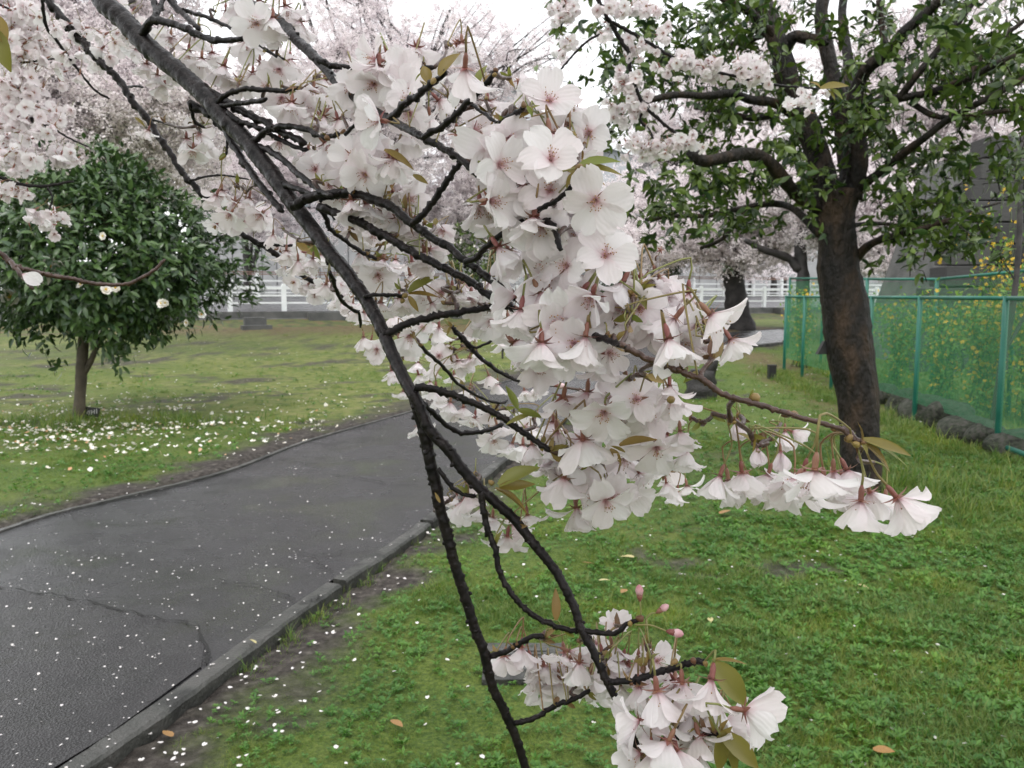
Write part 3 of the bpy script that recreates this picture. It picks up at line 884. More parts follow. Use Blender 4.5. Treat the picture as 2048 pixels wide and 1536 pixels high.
# crown: leaf sprays over a lumpy dome
def crown_r(th, ph):
    return 1 + .17 * math.sin(3 * th + 1) * math.cos(2 * ph) + .12 * math.sin(7 * th + 3 * ph) + .07 * math.sin(13 * th + 9 * ph)
cc = P(203, 508, D_C); pos = []; dirs = []; ups = []; scl = []
ax_ = np.array([240 * sc_c, 225 * sc_c, 178 * sc_c])
N_SPRAY = 2600
for k in range(N_SPRAY):
    v = rng.normal(size=3); v /= np.linalg.norm(v)
    th = math.atan2(v[1], v[0]); ph = math.asin(v[2])
    rr = crown_r(th, ph) * (1 - .42 * rng.random() ** 2.2)
    zz = v[2]
    a = ax_.copy()
    if zz > 0: a[:2] *= (1 - .28 * zz)
    else:
        a[2] *= .95
    p = cc + v * a * rr
    if p[2] < cc[2] - 195 * sc_c: p[2] = cc[2] - 195 * sc_c - rng.random() * .12
    for j in range(int(rng.integers(5, 9))):
        d = nrm(v * .9 + rng.normal(size=3) * .75 + np.array([0, 0, -.25]))
        pos.append(p + rng.normal(size=3) * .05); dirs.append(d); ups.append(nrm(v + np.array([0, 0, .9]) + rng.normal(size=3) * .35)); scl.append(.085 + rng.random() * .045)
add_leaves(cam_t, cb, pos, frames(np.array(dirs), np.array(ups)), scl, LT_A, LF_A, M['leaf_camellia'], 285)
# camellia flowers, white with a few withered
def camellia_flower():
    b = MB()
    for ring, n_, tilt in ((1, 6, .35), (.72, 5, .9)):
        for k in range(n_):
            a = k / n_ * 2 * math.pi + ring
            c, s = math.cos(a), math.sin(a); V = []
            for i in range(4):
                for j in range(-1, 2):
                    x = i / 3; ww = .5 * math.sin(math.pi * (.15 + .7 * x)); 
                    r = x * math.cos(tilt) * ring; z = x * math.sin(tilt) * ring * .7 + abs(j) * .05
                    V.append((c * r - s * ww * j, s * r + c * ww * j, z))
            b.add(V, [(i * 3 + j, i * 3 + j + 1, i * 3 + j + 4, i * 3 + j + 3) for i in range(3) for j in range(2)], 0)
    b.tube([(0, 0, 0), (0, 0, .35)], [.12, .2], 8, 1)
    return b.mesh('flower', [M['petal_white'], M['yellow']])
CF = camellia_flower()
def front_pt(x, y):
    """on the camera side of the camellia crown"""
    ex = (x - 215) / 255; ey = (y - 490) / 215
    k = max(0, 1 - ex * ex - ey * ey) ** .5
    return P(x, y, D_C - 235 * sc_c * k * .98 - .08)
for (x, y, s) in [(115, 540, 24), (90, 532, 26), (14, 592, 24), (27, 618, 20), (153, 568, 20), (203, 578, 22), (230, 575, 18), (90, 592, 16), (200, 470, 16), (318, 606, 20), (330, 605, 16), (396, 628, 20), (370, 645, 16), (70, 552, 26), (196, 664, 12),]:
    if s < 24: s *= .6
    p = front_pt(x, y) + FW * (.1 * rng.random()); q = link(bpy.data.objects.new('flower', CF), cam_t)
    q.location = p - cb; q.rotation_euler = (math.pi / 2 + rng.normal() * .5, rng.normal() * .4, rng.normal() * .5); s_ = s / FPX * (D_C - .9) * .85; q.scale = (s_, s_, s_)
# name marker at the camellia's foot
mk = at(188, 850)
o = empty('plant_marker', mk, 'small dark name marker with pale lettering at the foot of the camellia trunk', 'marker')
b = MB(); b.box((0, 0, .05), (.035, .03, .16)); b.build('stake', M['black'], o, smooth=False)
b = MB(); b.box((-.005, -.012, .155), (.17, .016, .105), 0, np.array(Matrix.Rotation(.12, 3, 'Y'))); b.build('plate', M['black'], o, smooth=False)
b = MB()
for (x, z, l_, an) in ((-.055, .15, .05, .5), (-.035, .145, .06, .3), (-.01, .15, .055, .15), (.005, .155, .03, .9), (.025, .16, .05, .1), (.05, .165, .055, .0)):
    b.bar((x - math.sin(an) * l_ / 2, -.0225, z - math.cos(an) * l_ / 2), (x + math.sin(an) * l_ / 2, -.0225, z + math.cos(an) * l_ / 2), .008, .003, 0, (0, 1, 0))
b.build('lettering', M['mark'], o, smooth=False)
mk = at(1005, 722)
o = empty('plant_marker', mk, 'small dark marker on a stake in the lawn beside the far path, below the blossoms', 'marker')
b = MB(); b.box((0, 0, .12), (.04, .03, .26)); b.build('stake', M['black'], o, smooth=False)
b = MB(); b.box((.01, -.02, .27), (.22, .02, .13)); b.build('plate', M['black'], o, smooth=False)
p = at(1543, 757)
o = empty('short_post', p, 'short dark square post in the lawn just left of the green fence corner', 'post')
b = MB(); b.box((0, 0, .09), (.12, .12, .24)); b.build('shaft', M['black'], o, smooth=False)
b = MB(); b.box((0, 0, .22), (.13, .13, .03)); b.build('cap', M['stump'], o, smooth=False)
# dark broken stump beyond the blossoms
p = at(1400, 795); d_ = p[1]
o = empty('tree_stump', p, 'dark wet broken tree stump on the lawn behind the blossoms, left of the evergreen tree', 'stump')
b = MB(); n_ = 9
rr_ = np.linspace(.24, .17, n_)[:, None] * (1 + .1 * rng.normal(size=(n_, 12)))
b.tube(np.column_stack([np.linspace(0, .02, n_), np.zeros(n_), np.linspace(-.06, .4, n_)]), rr_, 12); b.build('trunk', M['stump'], o)
b = MB(); b.tube([(.1, 0, .3), (.17, 0, .5), (.22, .02, .66)], [.1, .08, .05], 9); b.build('snag', M['stump'], o)

# ================================================================== EVERGREEN TREE AT RIGHT
eb = at(1722, 985); D_E = float((eb - CAM) @ FW)
ev = empty('evergreen_tree', eb, 'broad leaved evergreen tree with a stout dark brown trunk and many crooked limbs at right', 'tree')
se = D_E / FPX
def trunk_from_edges(owner, o3, rows, d, mt, name, n=60, sides=18):
    rows = np.array(rows, float)
    c = np.array([P((a + b_) / 2, y, d) for y, a, b_ in rows]); r = (rows[:, 2] - rows[:, 1]) / 2 * d / FPX
    q = spline(np.column_stack([c, r]), n)
    ang = np.arange(sides) / sides * 2 * math.pi
    rad = q[:, 3:4] * (1 + .05 * np.sin(ang * 3 + np.linspace(0, 5, n)[:, None]) + .035 * np.sin(ang * 7 - np.linspace(0, 9, n)[:, None]) + .02 * rng.normal(size=(n, sides)))
    b = MB(); b.tube(q[:, :3] - o3, rad, sides); return b.build(name, mt, owner)
trunk_from_edges(ev, eb, [(1005, 1668, 1784), (975, 1684, 1766), (930, 1686, 1762), (859, 1683, 1758), (790, 1676, 1755), (705, 1656, 1744), (602, 1642, 1731), (540, 1636, 1716), (500, 1638, 1712), (444, 1634, 1706), (385, 1626, 1716)], D_E, M['bark_tree'], 'trunk')
LIMBS = [
 ([(1655, 400, 0), (1640, 330, .05), (1622, 270, .1), (1600, 215, .15), (1580, 170, .15), (1562, 110, .2), (1545, 55, .25), (1520, -10, .3)], 30, 20),
 ([(1562, 120, .2), (1585, 75, .1), (1620, 78, .05), (1655, 82, .1)], 15, 12),
 ([(1690, 400, 0), (1697, 350, .1), (1690, 290, .2), (1680, 220, .2), (1667, 160, .25), (1652, 90, .3), (1642, 30, .3), (1650, -20, .3)], 22, 15),
 ([(1680, 230, .25), (1697, 150, .5), (1692, 90, .6), (1684, 30, .7), (1688, -10, .7)], 14, 10),
 ([(1705, 400, -.05), (1716, 330, -.1), (1716, 270, -.1), (1708, 215, -.15), (1718, 165, -.2), (1740, 130, -.3), (1775, 109, -.4), (1806, 66, -.5), (1843, 34, -.6), (1890, -10, -.7)], 22, 9),
 ([(1775, 109, -.4), (1765, 60, -.3), (1757, 0, -.3)], 8, 6),
 ([(1712, 392, -.05), (1730, 368, -.15), (1760, 345, -.25), (1800, 312, -.4), (1850, 275, -.6), (1898, 238, -.7), (1960, 205, -.9), (2060, 150, -1.0)], 10, 5),
 ([(1716, 260, -.1), (1750, 205, -.3), (1800, 196, -.5), (1862, 185, -.6), (1930, 160, -.8), (1985, 132, -.9), (2070, 95, -1.0)], 10, 5),
 ([(1798, 197, -.5), (1835, 148, -.6), (1878, 97, -.6), (1912, 51, -.7), (1950, 0, -.7)], 8, 5),
 ([(1930, 160, -.8), (1975, 100, -.8), (2050, 40, -.9)], 6, 4),
 ([(1820, 205, -.5), (1870, 232, -.6), (1925, 235, -.8), (1985, 225, -.9), (2060, 215, -1)], 6, 4),
 ([(1640, 420, 0), (1590, 385, -.2), (1560, 350, -.4), (1530, 318, -.5), (1495, 308, -.6), (1450, 315, -.7), (1405, 322, -.8), (1380, 300, -.8)], 15, 11),
 ([(1640, 470, 0), (1590, 420, .2), (1545, 407, .4), (1485, 417, .5), (1416, 431, .7), (1348, 432, .8), (1290, 440, .9)], 9, 5),
 ([(1490, 417, .5), (1465, 455, .4), (1438, 482, .3), (1400, 497, .3)], 6, 4),
 ([(1600, 240, .1), (1550, 207, -.1), (1502, 200, -.2), (1461, 186, -.3), (1416, 192, -.4), (1350, 190, -.5), (1280, 205, -.6)], 11, 6),
 ([(1545, 230, 0), (1500, 236, .1), (1440, 222, .3), (1390, 215, .5)], 8, 5),
 ([(1548, 70, .2), (1505, 28, .1), (1461, 5, 0), (1420, -20, 0)], 10, 8),
 ([(1708, 525, 0), (1730, 497, -.1), (1765, 478, -.3), (1810, 467, -.5), (1862, 452, -.6), (1900, 440, -.7)], 10, 5),
 ([(1700, 450, 0), (1760, 447, .2), (1830, 452, .3), (1930, 425, .4), (2000, 405, .5)], 5, 3),
 ([(1545, 60, .25), (1500, 80, .4), (1430, 95, .6), (1360, 120, .7)], 8, 4),
]
for i, (px_, w0, w1) in enumerate(LIMBS):
    limb(ev, eb, [(x, y, D_E + d) for x, y, d in px_], w0 * se * .92, w1 * se * .92, M['bark_tree'], 'limb', n=34, sides=9, rough=.05, seed=i)
LEAFB = [(1690, 245, 140, 75, 420, 0), (1600, 215, 60, 50, 60, 0), (1760, 300, 60, 60, 70, -.2), (1560, 330, 60, 50, 80, -.2), (1450, 365, 120, 60, 260, -.4), (1340, 420, 110, 70, 260, .2), (1480, 440, 110, 50, 170, .3), (1350, 300, 80, 60, 110, -.2),
         (1640, 385, 70, 50, 110, -.2), (1850, 440, 130, 60, 330, -.4), (1790, 390, 80, 50, 110, -.2), (1930, 470, 70, 60, 130, -.4), (1940, 60, 130, 90, 430, -.7), (1960, 200, 110, 70, 240, -.7), (2030, 120, 50, 120, 160, -.8), (2020, 330, 60, 90, 130, -.6),
         (1850, 310, 90, 60, 120, -.4), (1830, 140, 80, 60, 90, -.5), (1440, 50, 110, 60, 260, 0), (1380, 110, 80, 60, 130, .2), (1300, 150, 110, 110, 200, .2), (1230, 230, 60, 70, 120, .2), (1270, 70, 90, 70, 120, .2), (1500, 130, 70, 60, 100, .2), (1560, 30, 80, 40, 80, .2), (1740, 40, 90, 50, 110, .1), (1450, 250, 90, 50, 110, .1), (1130, 60, 50, 90, 40, .4), (1820, 520, 40, 20, 20, -.3)]
pos, dirs, ups, scl = [], [], [], []
tw = MB()
LEAFB += [(1480, 60, 120, 70, 200, .3), (1400, 200, 100, 60, 160, .4), (1530, 170, 60, 60, 80, .4), (1960, 130, 110, 90, 200, -.2), (1700, 130, 80, 80, 110, .5), (1580, 300, 70, 60, 100, .3), (1900, 330, 90, 60, 130, .1), (1280, 120, 90, 80, 140, .5), (1760, 210, 80, 60, 120, -.2)]
for (x, y, rx, ry, n_, dd) in LEAFB:
    k = 0; n_ = int(n_ * 1.25)
    while k < n_:
        a = rng.normal(size=2) * .5; dz = dd + rng.normal() * .35
        c = P(x + a[0] * rx, y + a[1] * ry, D_E + dz)
        m_ = int(rng.integers(4, 9)); out = nrm(rng.normal(size=3) + np.array([0, 0, .2]))
        tw.tube([c - out * .13 - np.array([0, 0, .02]) - eb, c - out * .06 + rng.normal(size=3) * .012 - eb, c - eb], [.004, .003, .002], 4)
        for j in range(m_):
            ph = j * 2.4 + rng.random(); e1 = nrm(np.cross(out, (0.2, .9, .3))); e2 = np.cross(out, e1)
            d = nrm(out * (.2 + .5 * rng.random()) + e1 * math.cos(ph) + e2 * math.sin(ph) + np.array([0, 0, -.28]))
            pos.append(c - out * .11 * rng.random() + rng.normal(size=3) * .012); dirs.append(d); ups.append(nrm(out + np.array([0, 0, .7]) + rng.normal(size=3) * .2)); scl.append(.06 + rng.random() * .038)
        k += m_
tw.build('twigs', M['bark_tree'], ev, kind='stuff')
add_leaves(ev, eb, pos, frames(np.array(dirs), np.array(ups)), scl, LT_B, LF_B, M['leaf_tree'], 290)
# dark tag fixed to the left side of the trunk
q0 = P(1648, 696, D_E + .05)
o = empty('trunk_plate', q0, 'small black slanted plate sticking out from the left side of the evergreen trunk', 'plate')
b = MB(); a = 12 * se
b.add([(-1.2 * a, -.02, -1.05 * a), (.9 * a, -.02, -1.0 * a), (.9 * a, -.02, 1.0 * a), (-.1 * a, -.02, 1.2 * a), (-1.2 * a, .03, -1.05 * a), (.9 * a, .03, -1.0 * a), (.9 * a, .03, 1.0 * a), (-.1 * a, .03, 1.2 * a)],
      [(0, 1, 2, 3), (7, 6, 5, 4), (0, 4, 5, 1), (1, 5, 6, 2), (2, 6, 7, 3), (3, 7, 4, 0)])
b.build('plate', M['black'], o, smooth=False)
b = MB(); b.bar((.4 * a, .005, .2 * a), (2.2 * a, .005, .3 * a), .012, .012); b.build('bracket', M['black'], o, smooth=False)

# ================================================================== YELLOW KERRIA SHRUBS BEHIND THE FENCE
def kerria(x, y_top, y_base, rx, d, nl, nf, label):
    base = P(x, y_base, d); base[2] = float(rise(base[1]))
    o = empty('kerria_shrub', base, label, 'shrub', 'yellow flowering shrubs behind the green fence')
    top = P(x, y_top, d)[2] - base[2]; R_ = rx * d / FPX
    st = MB(); tips = []
    for k in range(26):
        a = rng.random() * 2 * math.pi; r = R_ * (.3 + .8 * rng.random()); h = top * (.55 + .5 * rng.random())
        q = spline([(rng.normal() * .08, rng.normal() * .08, 0), (math.cos(a) * r * .35, math.sin(a) * r * .3, h * .7), (math.cos(a) * r * .75, math.sin(a) * r * .55, h), (math.cos(a) * r * 1.15, math.sin(a) * r * .8, h * .86)], 14)
        st.tube(q, np.linspace(.006, .002, 14), 4); tips.append(q)
    st.build('stems', M['kerria_stem'], o)
    T = np.vstack([t[2:] for t in tips])
    pk = T[rng.integers(0, len(T), nl)] + rng.normal(size=(nl, 3)) * .09; pk[:, 2] = np.maximum(pk[:, 2], .05)
    b = MB(); d_ = nrm(rng.normal(size=(nl, 3)) + np.array([0, 0, -.3])); b.inst(LT_A, LF_A, frames(d_, nrm(rng.normal(size=(nl, 3)) * .5 + np.array([0, -.3, 1]))), pk, .045 + rng.random(nl) * .035)
    b.build('foliage', M['leaf_kerria'], o, kind='stuff')
    pk = T[rng.integers(0, len(T), nf)] + rng.normal(size=(nf, 3)) * .06
    b = MB(); ang = np.arange(5) / 5 * 2 * math.pi
    tv = np.vstack([[0, 0, -.15]] + [[math.cos(a) * r, math.sin(a) * r, 0.1 * (r > .5)] for a in ang for r in ()] + [[math.cos(a + da) * r, math.sin(a + da) * r, .1] for a in ang for da, r in ((-.45, .8), (0, 1), (.45, .8))])
    tf = [(0, 1 + 3 * k, 2 + 3 * k, 3 + 3 * k) for k in range(5)]
    b.inst(tv, tf, frames(randdir(nf), randdir(nf)), pk, .02 + rng.random(nf) * .012); b.build('blossom', M['yellow'], o, kind='stuff')
for a in [(1598, 575, 765, 42, 15.6, 420, 120, 'yellow flowering shrub at the far left end of the green fence'), (1700, 590, 800, 60, 13.2, 420, 60, 'yellow flowering shrub partly hidden behind the evergreen trunk'),
          (1790, 600, 800, 62, 12.6, 700, 110, 'yellow flowering shrub just right of the evergreen trunk'), (1880, 590, 830, 70, 11.2, 800, 150, 'full yellow flowering shrub between the two right fence posts'),
          (1960, 585, 850, 70, 10.2, 800, 190, 'yellow flowering shrub with most blooms left of the right fence post'), (2050, 560, 880, 70, 9.6, 800, 130, 'yellow flowering shrub at the right edge of the picture'),
          (1985, 370, 840, 95, 11.0, 260, 150, 'tall thin yellow flowering shrub arching up in front of the stone wall')]:
    kerria(*a[:5], int(a[5] * 1.9), int(a[6] * 2.0), a[7])
# slender dark tree at the right edge
p = P(1985, 880, 8.5); p[2] = float(rise(p[1]))
o = empty('slender_tree', p, 'slender dark tree stem leaning behind the right fence post at the picture edge', 'tree')
limb(o, p, [(1984, 890, 8.5), (1990, 830, 8.5), (2004, 720, 8.5), (2026, 610, 8.5), (2038, 480, 8.5), (2042, 330, 8.5), (2052, 180, 8.6)], .04, .018, M['bark_far'], 'trunk')
limb(o, p, [(2030, 560, 8.5), (1990, 500, 8.4), (1940, 470, 8.3)], .008, .003, M['bark_far'], 'branch')
limb(o, p, [(2008, 705, 8.5), (2045, 640, 8.5), (2080, 560, 8.5)], .02, .012, M['bark_far'], 'branch')

# ================================================================== CHERRY TREES IN THE BACKGROUND
def pent(b, c, r, n, m=0):
    """a five lobed little blossom, slightly cupped"""
    n = nrm(n); u = nrm(np.cross(n, (.31, .57, .77))); v = np.cross(n, u)
    a0 = rng.random() * 6.28; V = [c - n * r * .25]
    for k in range(10):
        a = a0 + k * math.pi / 5; q = r * (1.0 if k % 2 == 0 else .62)
        V.append(c + (u * math.cos(a) + v * math.sin(a)) * q + n * r * .12 * (k % 2 == 0))
    b.add(V, [(0, 1 + (2 * k + 9) % 10, 1 + 2 * k, 1 + (2 * k + 1) % 10) for k in range(5)], m)
cl = []
for k in range(7):
    b = MB()
    q = spline([(0, 0, 0), rng.normal(size=3) * .1 + (0.16, 0, 0), (.34, rng.normal() * .08, rng.normal() * .06)], 10)
    b.tube(q, np.linspace(.006, .003, 10), 3, 1)
    for j in range(13):
        c0 = q[int(rng.integers(2, 10))] + rng.normal(size=3) * np.array([.03, .045, .045])
        for i in range(int(rng.integers(3, 7))):
            pent(b, c0 + rng.normal(size=3) * .028, .017 + rng.random() * .007, rng.normal(size=3) + np.array([0, 0, -.3]), 0)
    cl.append(b.mesh('spray_%d' % k, [M['petal_far'], M['bark_far']], False))
G_SPRAY = make_coll('sprays', cl)

def cherry(label, trunk, limbs, blobs, r0, n_sub=8):
    """trunk: [(x, y, depth)] from the foot; limbs: list of polylines with widths in px; blobs: (x, y, rx, ry, depth, depth spread, sprays)"""
    base = P(*trunk[0])
    o = empty('cherry_tree', base, label, 'tree', 'cherry trees in bloom behind the lawn')
    ft = trunk[-1]
    limb(o, base, trunk, r0 / FPX * trunk[0][2], r0 * .72 / FPX * trunk[-1][2], M['bark_far'], 'trunk', n=24, sides=10, rough=.08)
    for L_, w0, w1 in limbs:
        limb(o, base, L_, w0 / FPX * L_[0][2], w1 / FPX * L_[-1][2], M['bark_far'], 'limb', n=22, sides=7, rough=.07)
    pos = []; tw = MB()
    for (x, y, rx, ry, d, ds, ns) in blobs:
        c = P(x, y, d); ax_ = np.array([rx / FPX * d, ds, ry / FPX * d])
        hub = P(*ft) * .5 + c * .5; 
        ns = int(ns * 2.8)
        for k in range(n_sub):
            v = rng.normal(size=3); v = v / np.linalg.norm(v) * (.35 + .6 * rng.random())
            e = c + v * ax_
            q = spline([P(*ft), hub + rng.normal(size=3) * ax_ * .2, (hub + e) / 2 + rng.normal(size=3) * ax_ * .14 + np.array([0, 0, .15]), e], 26)
            tw.tube(q - base, np.linspace(.085, .010, 26) * (d / 26) ** .5, 5)
            m_ = int(ns * .4 / n_sub)
            i_ = rng.integers(9, 26, m_); pos.append(q[i_] + rng.normal(size=(m_, 3)) * .28)
            for s_ in range(3):
                i0 = int(rng.integers(8, 22)); e2 = q[i0] + rng.normal(size=3) * ax_ * .28
                q2 = spline([q[i0], (q[i0] + e2) / 2 + rng.normal(size=3) * .1, e2], 10); tw.tube(q2 - base, np.linspace(.026, .006, 10), 4)
                m2 = int(ns * .25 / n_sub / 3) + 1
                pos.append(q2[rng.integers(2, 10, m2)] + rng.normal(size=(m2, 3)) * .16)
        m_ = int(ns * .3); v = randdir(m_) * (rng.random((m_, 1)) ** .45)
        pos.append(c + v * ax_)
    tw.build('branches', M['bark_far'], o, kind='stuff')
    pos = np.vstack(pos)
    pos = pos[pos[:, 2] > 1.9 if base[1] < 30 else pos[:, 2] > 1.6]
    N = len(pos)
    rot = np.column_stack([rng.normal(size=N) * .5, rng.normal(size=N) * .5 + .2, rng.random(N) * 6.28])
    scatter('blossom', G_SPRAY, pos - base, rot, .8 + rng.random(N) * .6, o)
    return o
cherry('old cherry tree with a thick leaning trunk behind the camellia at left', [(120, 650, 17), (150, 400, 17), (180, 245, 17)],
       [([(165, 300, 17), (200, 235, 16.8), (250, 200, 16.5), (330, 190, 16)], 17, 9), ([(160, 330, 17), (118, 240, 17.2), (115, 170, 17.4), (120, 60, 17.6)], 15, 10), ([(122, 130, 17.4), (80, 90, 17.2), (40, 60, 17)], 9, 5), ([(250, 205, 16.5), (240, 160, 16.6), (275, 110, 16.8)], 8, 4)],
       [(90, 120, 190, 150, 16.5, 2.5, 950), (330, 190, 170, 130, 17, 2.5, 700), (60, 330, 130, 90, 15.5, 1.5, 380), (60, -200, 260, 170, 16.5, 3, 420), (400, -160, 200, 150, 17.5, 3, 320), (330, 330, 120, 80, 18, 1.5, 260)], 17)
cherry('cherry tree with a slim forked trunk standing in front of the pale panelled building', [(495, 590, 37), (494, 520, 37), (488, 470, 37)],
       [([(502, 545, 37), (515, 500, 37), (524, 460, 37)], 5, 4), ([(500, 540, 37), (504, 480, 37)], 4, 3)],
       [(470, 330, 190, 120, 36, 4, 900), (520, 430, 120, 50, 36, 3, 260), (620, 250, 140, 100, 37, 4, 500)], 9)
cherry('tall cherry tree whose upper twigs thin out against the white sky at top centre', [(720, 600, 30), (735, 450, 30), (760, 330, 30)],
       [([(758, 340, 30), (800, 230, 30), (860, 120, 30), (900, 20, 30)], 7, 3), ([(750, 360, 30), (700, 220, 30), (640, 100, 30), (600, -20, 30)], 7, 3)],
       [(640, 120, 170, 130, 29, 3.5, 760), (820, 110, 130, 120, 30, 3.5, 420), (960, 130, 90, 110, 31, 3, 200), (780, 300, 200, 110, 30, 3.5, 700), (930, 20, 60, 50, 31, 2, 60), (660, -160, 240, 140, 30, 4, 320), (1010, 110, 100, 110, 31, 3, 190), (1130, 60, 90, 100, 31, 3, 100)], 11)
cherry('cherry tree in the middle distance directly behind the central blossom cluster', [(920, 610, 34), (915, 520, 34), (900, 460, 34)],
       [([(905, 480, 34), (860, 420, 34), (800, 390, 34)], 6, 3), ([(902, 470, 34), (960, 400, 34), (1010, 330, 34)], 6, 3)],
       [(880, 400, 140, 90, 33, 4, 620), (1000, 330, 120, 100, 34, 4, 480), (720, 430, 110, 60, 34, 3, 300), (1100, 430, 120, 90, 35, 4, 420), (880, 500, 110, 40, 34, 3, 200)], 9)
cherry('cherry tree with a dark leaning trunk standing beyond the path, left of the evergreen trunk', [(1488, 668, 24.5), (1472, 600, 24.5), (1466, 545, 24.5), (1440, 480, 24.5)],
       [([(1466, 555, 24.5), (1500, 520, 24.4), (1560, 500, 24.3), (1610, 470, 24)], 13, 7), ([(1450, 500, 24.5), (1400, 430, 24.5), (1350, 380, 24.5)], 12, 6), ([(1445, 490, 24.5), (1455, 420, 24.3), (1480, 340, 24)], 10, 5)],
       [(1390, 420, 130, 80, 24, 3, 620), (1480, 340, 130, 90, 24, 3, 520), (1560, 450, 90, 60, 23.5, 2.5, 330), (1300, 480, 90, 50, 24, 2.5, 240), (1470, 510, 90, 30, 23.5, 2.5, 130), (1260, 390, 80, 60, 26, 2, 160)], 25)
cherry('cherry tree with a crooked dark trunk seen immediately left of the evergreen trunk', [(1604, 650, 21), (1606, 560, 21), (1600, 490, 21), (1612, 420, 21)],
       [([(1600, 540, 21), (1575, 515, 21), (1530, 500, 20.8), (1490, 480, 20.6)], 10, 5), ([(1610, 450, 21), (1680, 400, 21), (1760, 380, 21)], 9, 5)],
       [(1620, 380, 110, 80, 21, 2.5, 420), (1760, 430, 110, 80, 21, 2.5, 520), (1780, 510, 70, 40, 20, 2, 200), (1740, 330, 110, 70, 22, 2.5, 330)], 14)
cherry('large cherry tree filling the background behind the right half of the evergreen crown', [(1780, 620, 26), (1800, 480, 26), (1830, 380, 26)],
       [([(1825, 400, 26), (1900, 330, 26), (1990, 280, 26)], 10, 5), ([(1815, 420, 26), (1790, 300, 26), (1800, 180, 26)], 10, 5), ([(1900, 400, 24), (1960, 340, 24), (2030, 300, 24)], 9, 5)],
       [(1880, 220, 180, 130, 26, 3.5, 900), (1990, 330, 110, 90, 25, 2.5, 420), (1760, 230, 110, 110, 27, 3, 420), (1950, 90, 130, 90, 26, 3, 420), (1850, 330, 100, 60, 26, 2.5, 300), (1740, 90, 100, 70, 28, 3, 200), (1900, -130, 240, 130, 26, 4, 330)], 16)
cherry('distant cherry tree whose pink crown fills the gap between the house and the path', [(1250, 600, 45), (1255, 520, 45), (1260, 470, 45)],
       [([(1258, 480, 45), (1200, 430, 45)], 4, 2), ([(1260, 480, 45), (1330, 420, 45)], 4, 2)],
       [(1230, 450, 130, 80, 44, 5, 560), (1350, 500, 120, 45, 44, 4, 330), (1110, 500, 110, 50, 44, 4, 330), (1520, 540, 90, 20, 44, 3, 120)], 8)
cherry('far cherry tree whose pale crown shows through the left half of the evergreen crown', [(1330, 600, 33), (1345, 480, 33), (1370, 360, 33)],
       [([(1368, 370, 33), (1450, 250, 33), (1500, 120, 33)], 7, 3), ([(1360, 400, 33), (1300, 280, 33), (1260, 150, 33)], 7, 3)],
       [(1290, 200, 110, 100, 33, 3, 200), (1440, 150, 150, 130, 33, 4, 420), (1600, 200, 110, 120, 33, 3, 300), (1380, 300, 150, 70, 33, 3, 300), (1560, 20, 120, 80, 33, 3, 180)], 10)
for (x, yb, d, lb) in ((1545, 600, 50, 'thin dark trunk of a far cherry tree seen over the right part of the railing'), (1565, 598, 52, 'thicker far cherry trunk nearest the fence corner'), (1500, 602, 50, 'thin far cherry trunk beside the dark leaning trunk')):
    cherry(lb, [(x, yb, d), (x + 3, 560, d), (x - 4, 525, d)], [([(x, 560, d), (x + 14, 535, d), (x + 26, 515, d)], 4, 2)], [(x, 500, 60, 28, d, 3, 120)], 7, 4)

# unseen tree of the hanging branches, behind the viewer, added to shade the scene
tb = np.array([-3.6, -2.4, 0.0])
o = empty('cherry_tree', tb, 'unseen old cherry tree of the hanging branches, crown added overhead for shade', 'tree')
q = spline([(0, 0, -.1), (.1, .1, 1.2), (.35, .3, 2.4), (.9, .8, 3.4)], 24); b = MB()
b.tube(q, np.linspace(.3, .18, 24)[:, None] * (1 + .06 * rng.normal(size=(24, 12))), 12); b.build('trunk', M['bark_far'], o)
tw = MB(); pos = []
for k in range(26):
    e = np.array([rng.uniform(-9, 5.5), rng.uniform(-7, 3.2), rng.uniform(3.0, 6.2)]) - tb
    q2 = spline([q[-1], (q[-1] + e) / 2 + rng.normal(size=3) * .5 + np.array([0, 0, .5]), e], 30)
    pos.append(q2[rng.integers(6, 30, 46)] + rng.normal(size=(46, 3)) * .4); tw.tube(q2, np.linspace(.08, .01, 30), 6)
tw.build('branches', M['bark_far'], o, kind='stuff')
pos = np.vstack(pos) + tb; v = pos - CAM
pos = pos[(v[:, 1] < .2) | (v[:, 2] > .52 * np.abs(v[:, 1]) + .35)]
N = len(pos)
scatter('blossom', G_SPRAY, pos - tb, np.column_stack([rng.normal(size=N) * .5, rng.normal(size=N) * .5, rng.random(N) * 6.28]), 1.0 + rng.random(N) * .6, o)

# evergreen shrubs far behind the blossoms
def shrub(label, x, y, rx, ry, d, n_, dots, mt):
    base = P(x, y + ry * 1.0, d)
    o = empty('round_shrub', base, label, 'shrub')
    c = P(x, y, d) - base; ax_ = np.array([rx / FPX * d, rx / FPX * d, ry / FPX * d])
    v = randdir(n_) * (.72 + .3 * rng.random((n_, 1))); b = MB()
    d_ = nrm(v + rng.normal(size=(n_, 3)) * .7); b.inst(LT_A, LF_A, frames(d_, nrm(v + np.array([0, 0, .8]) + rng.normal(size=(n_, 3)) * .3)), c + v * ax_ * (1 + .12 * np.sin(v[:, :1] * 7)), .13 + rng.random(n_) * .08)
    b.build('foliage', mt, o, kind='stuff')
    b = MB(); b.tube([(0, 0, -.8), (c[0], c[1], c[2])], [.09, .05], 7); b.build('trunk', M['bark_far'], o)
    if dots:
        v = randdir(dots); b = MB()
        for q in v: pent(b, c + q * ax_ * 1.03, .05, q)
        b.build('blossom', M['petal_white'], o, kind='stuff')
shrub('far green shrub dotted with white blooms behind the central branch fork', 955, 500, 62, 62, 30, 1300, 130, M['leaf_tree'])
shrub('dark olive rounded shrub beyond the path behind the right edge of the blossoms', 1320, 470, 75, 95, 27, 1700, 0, M['leaf_conifer'])
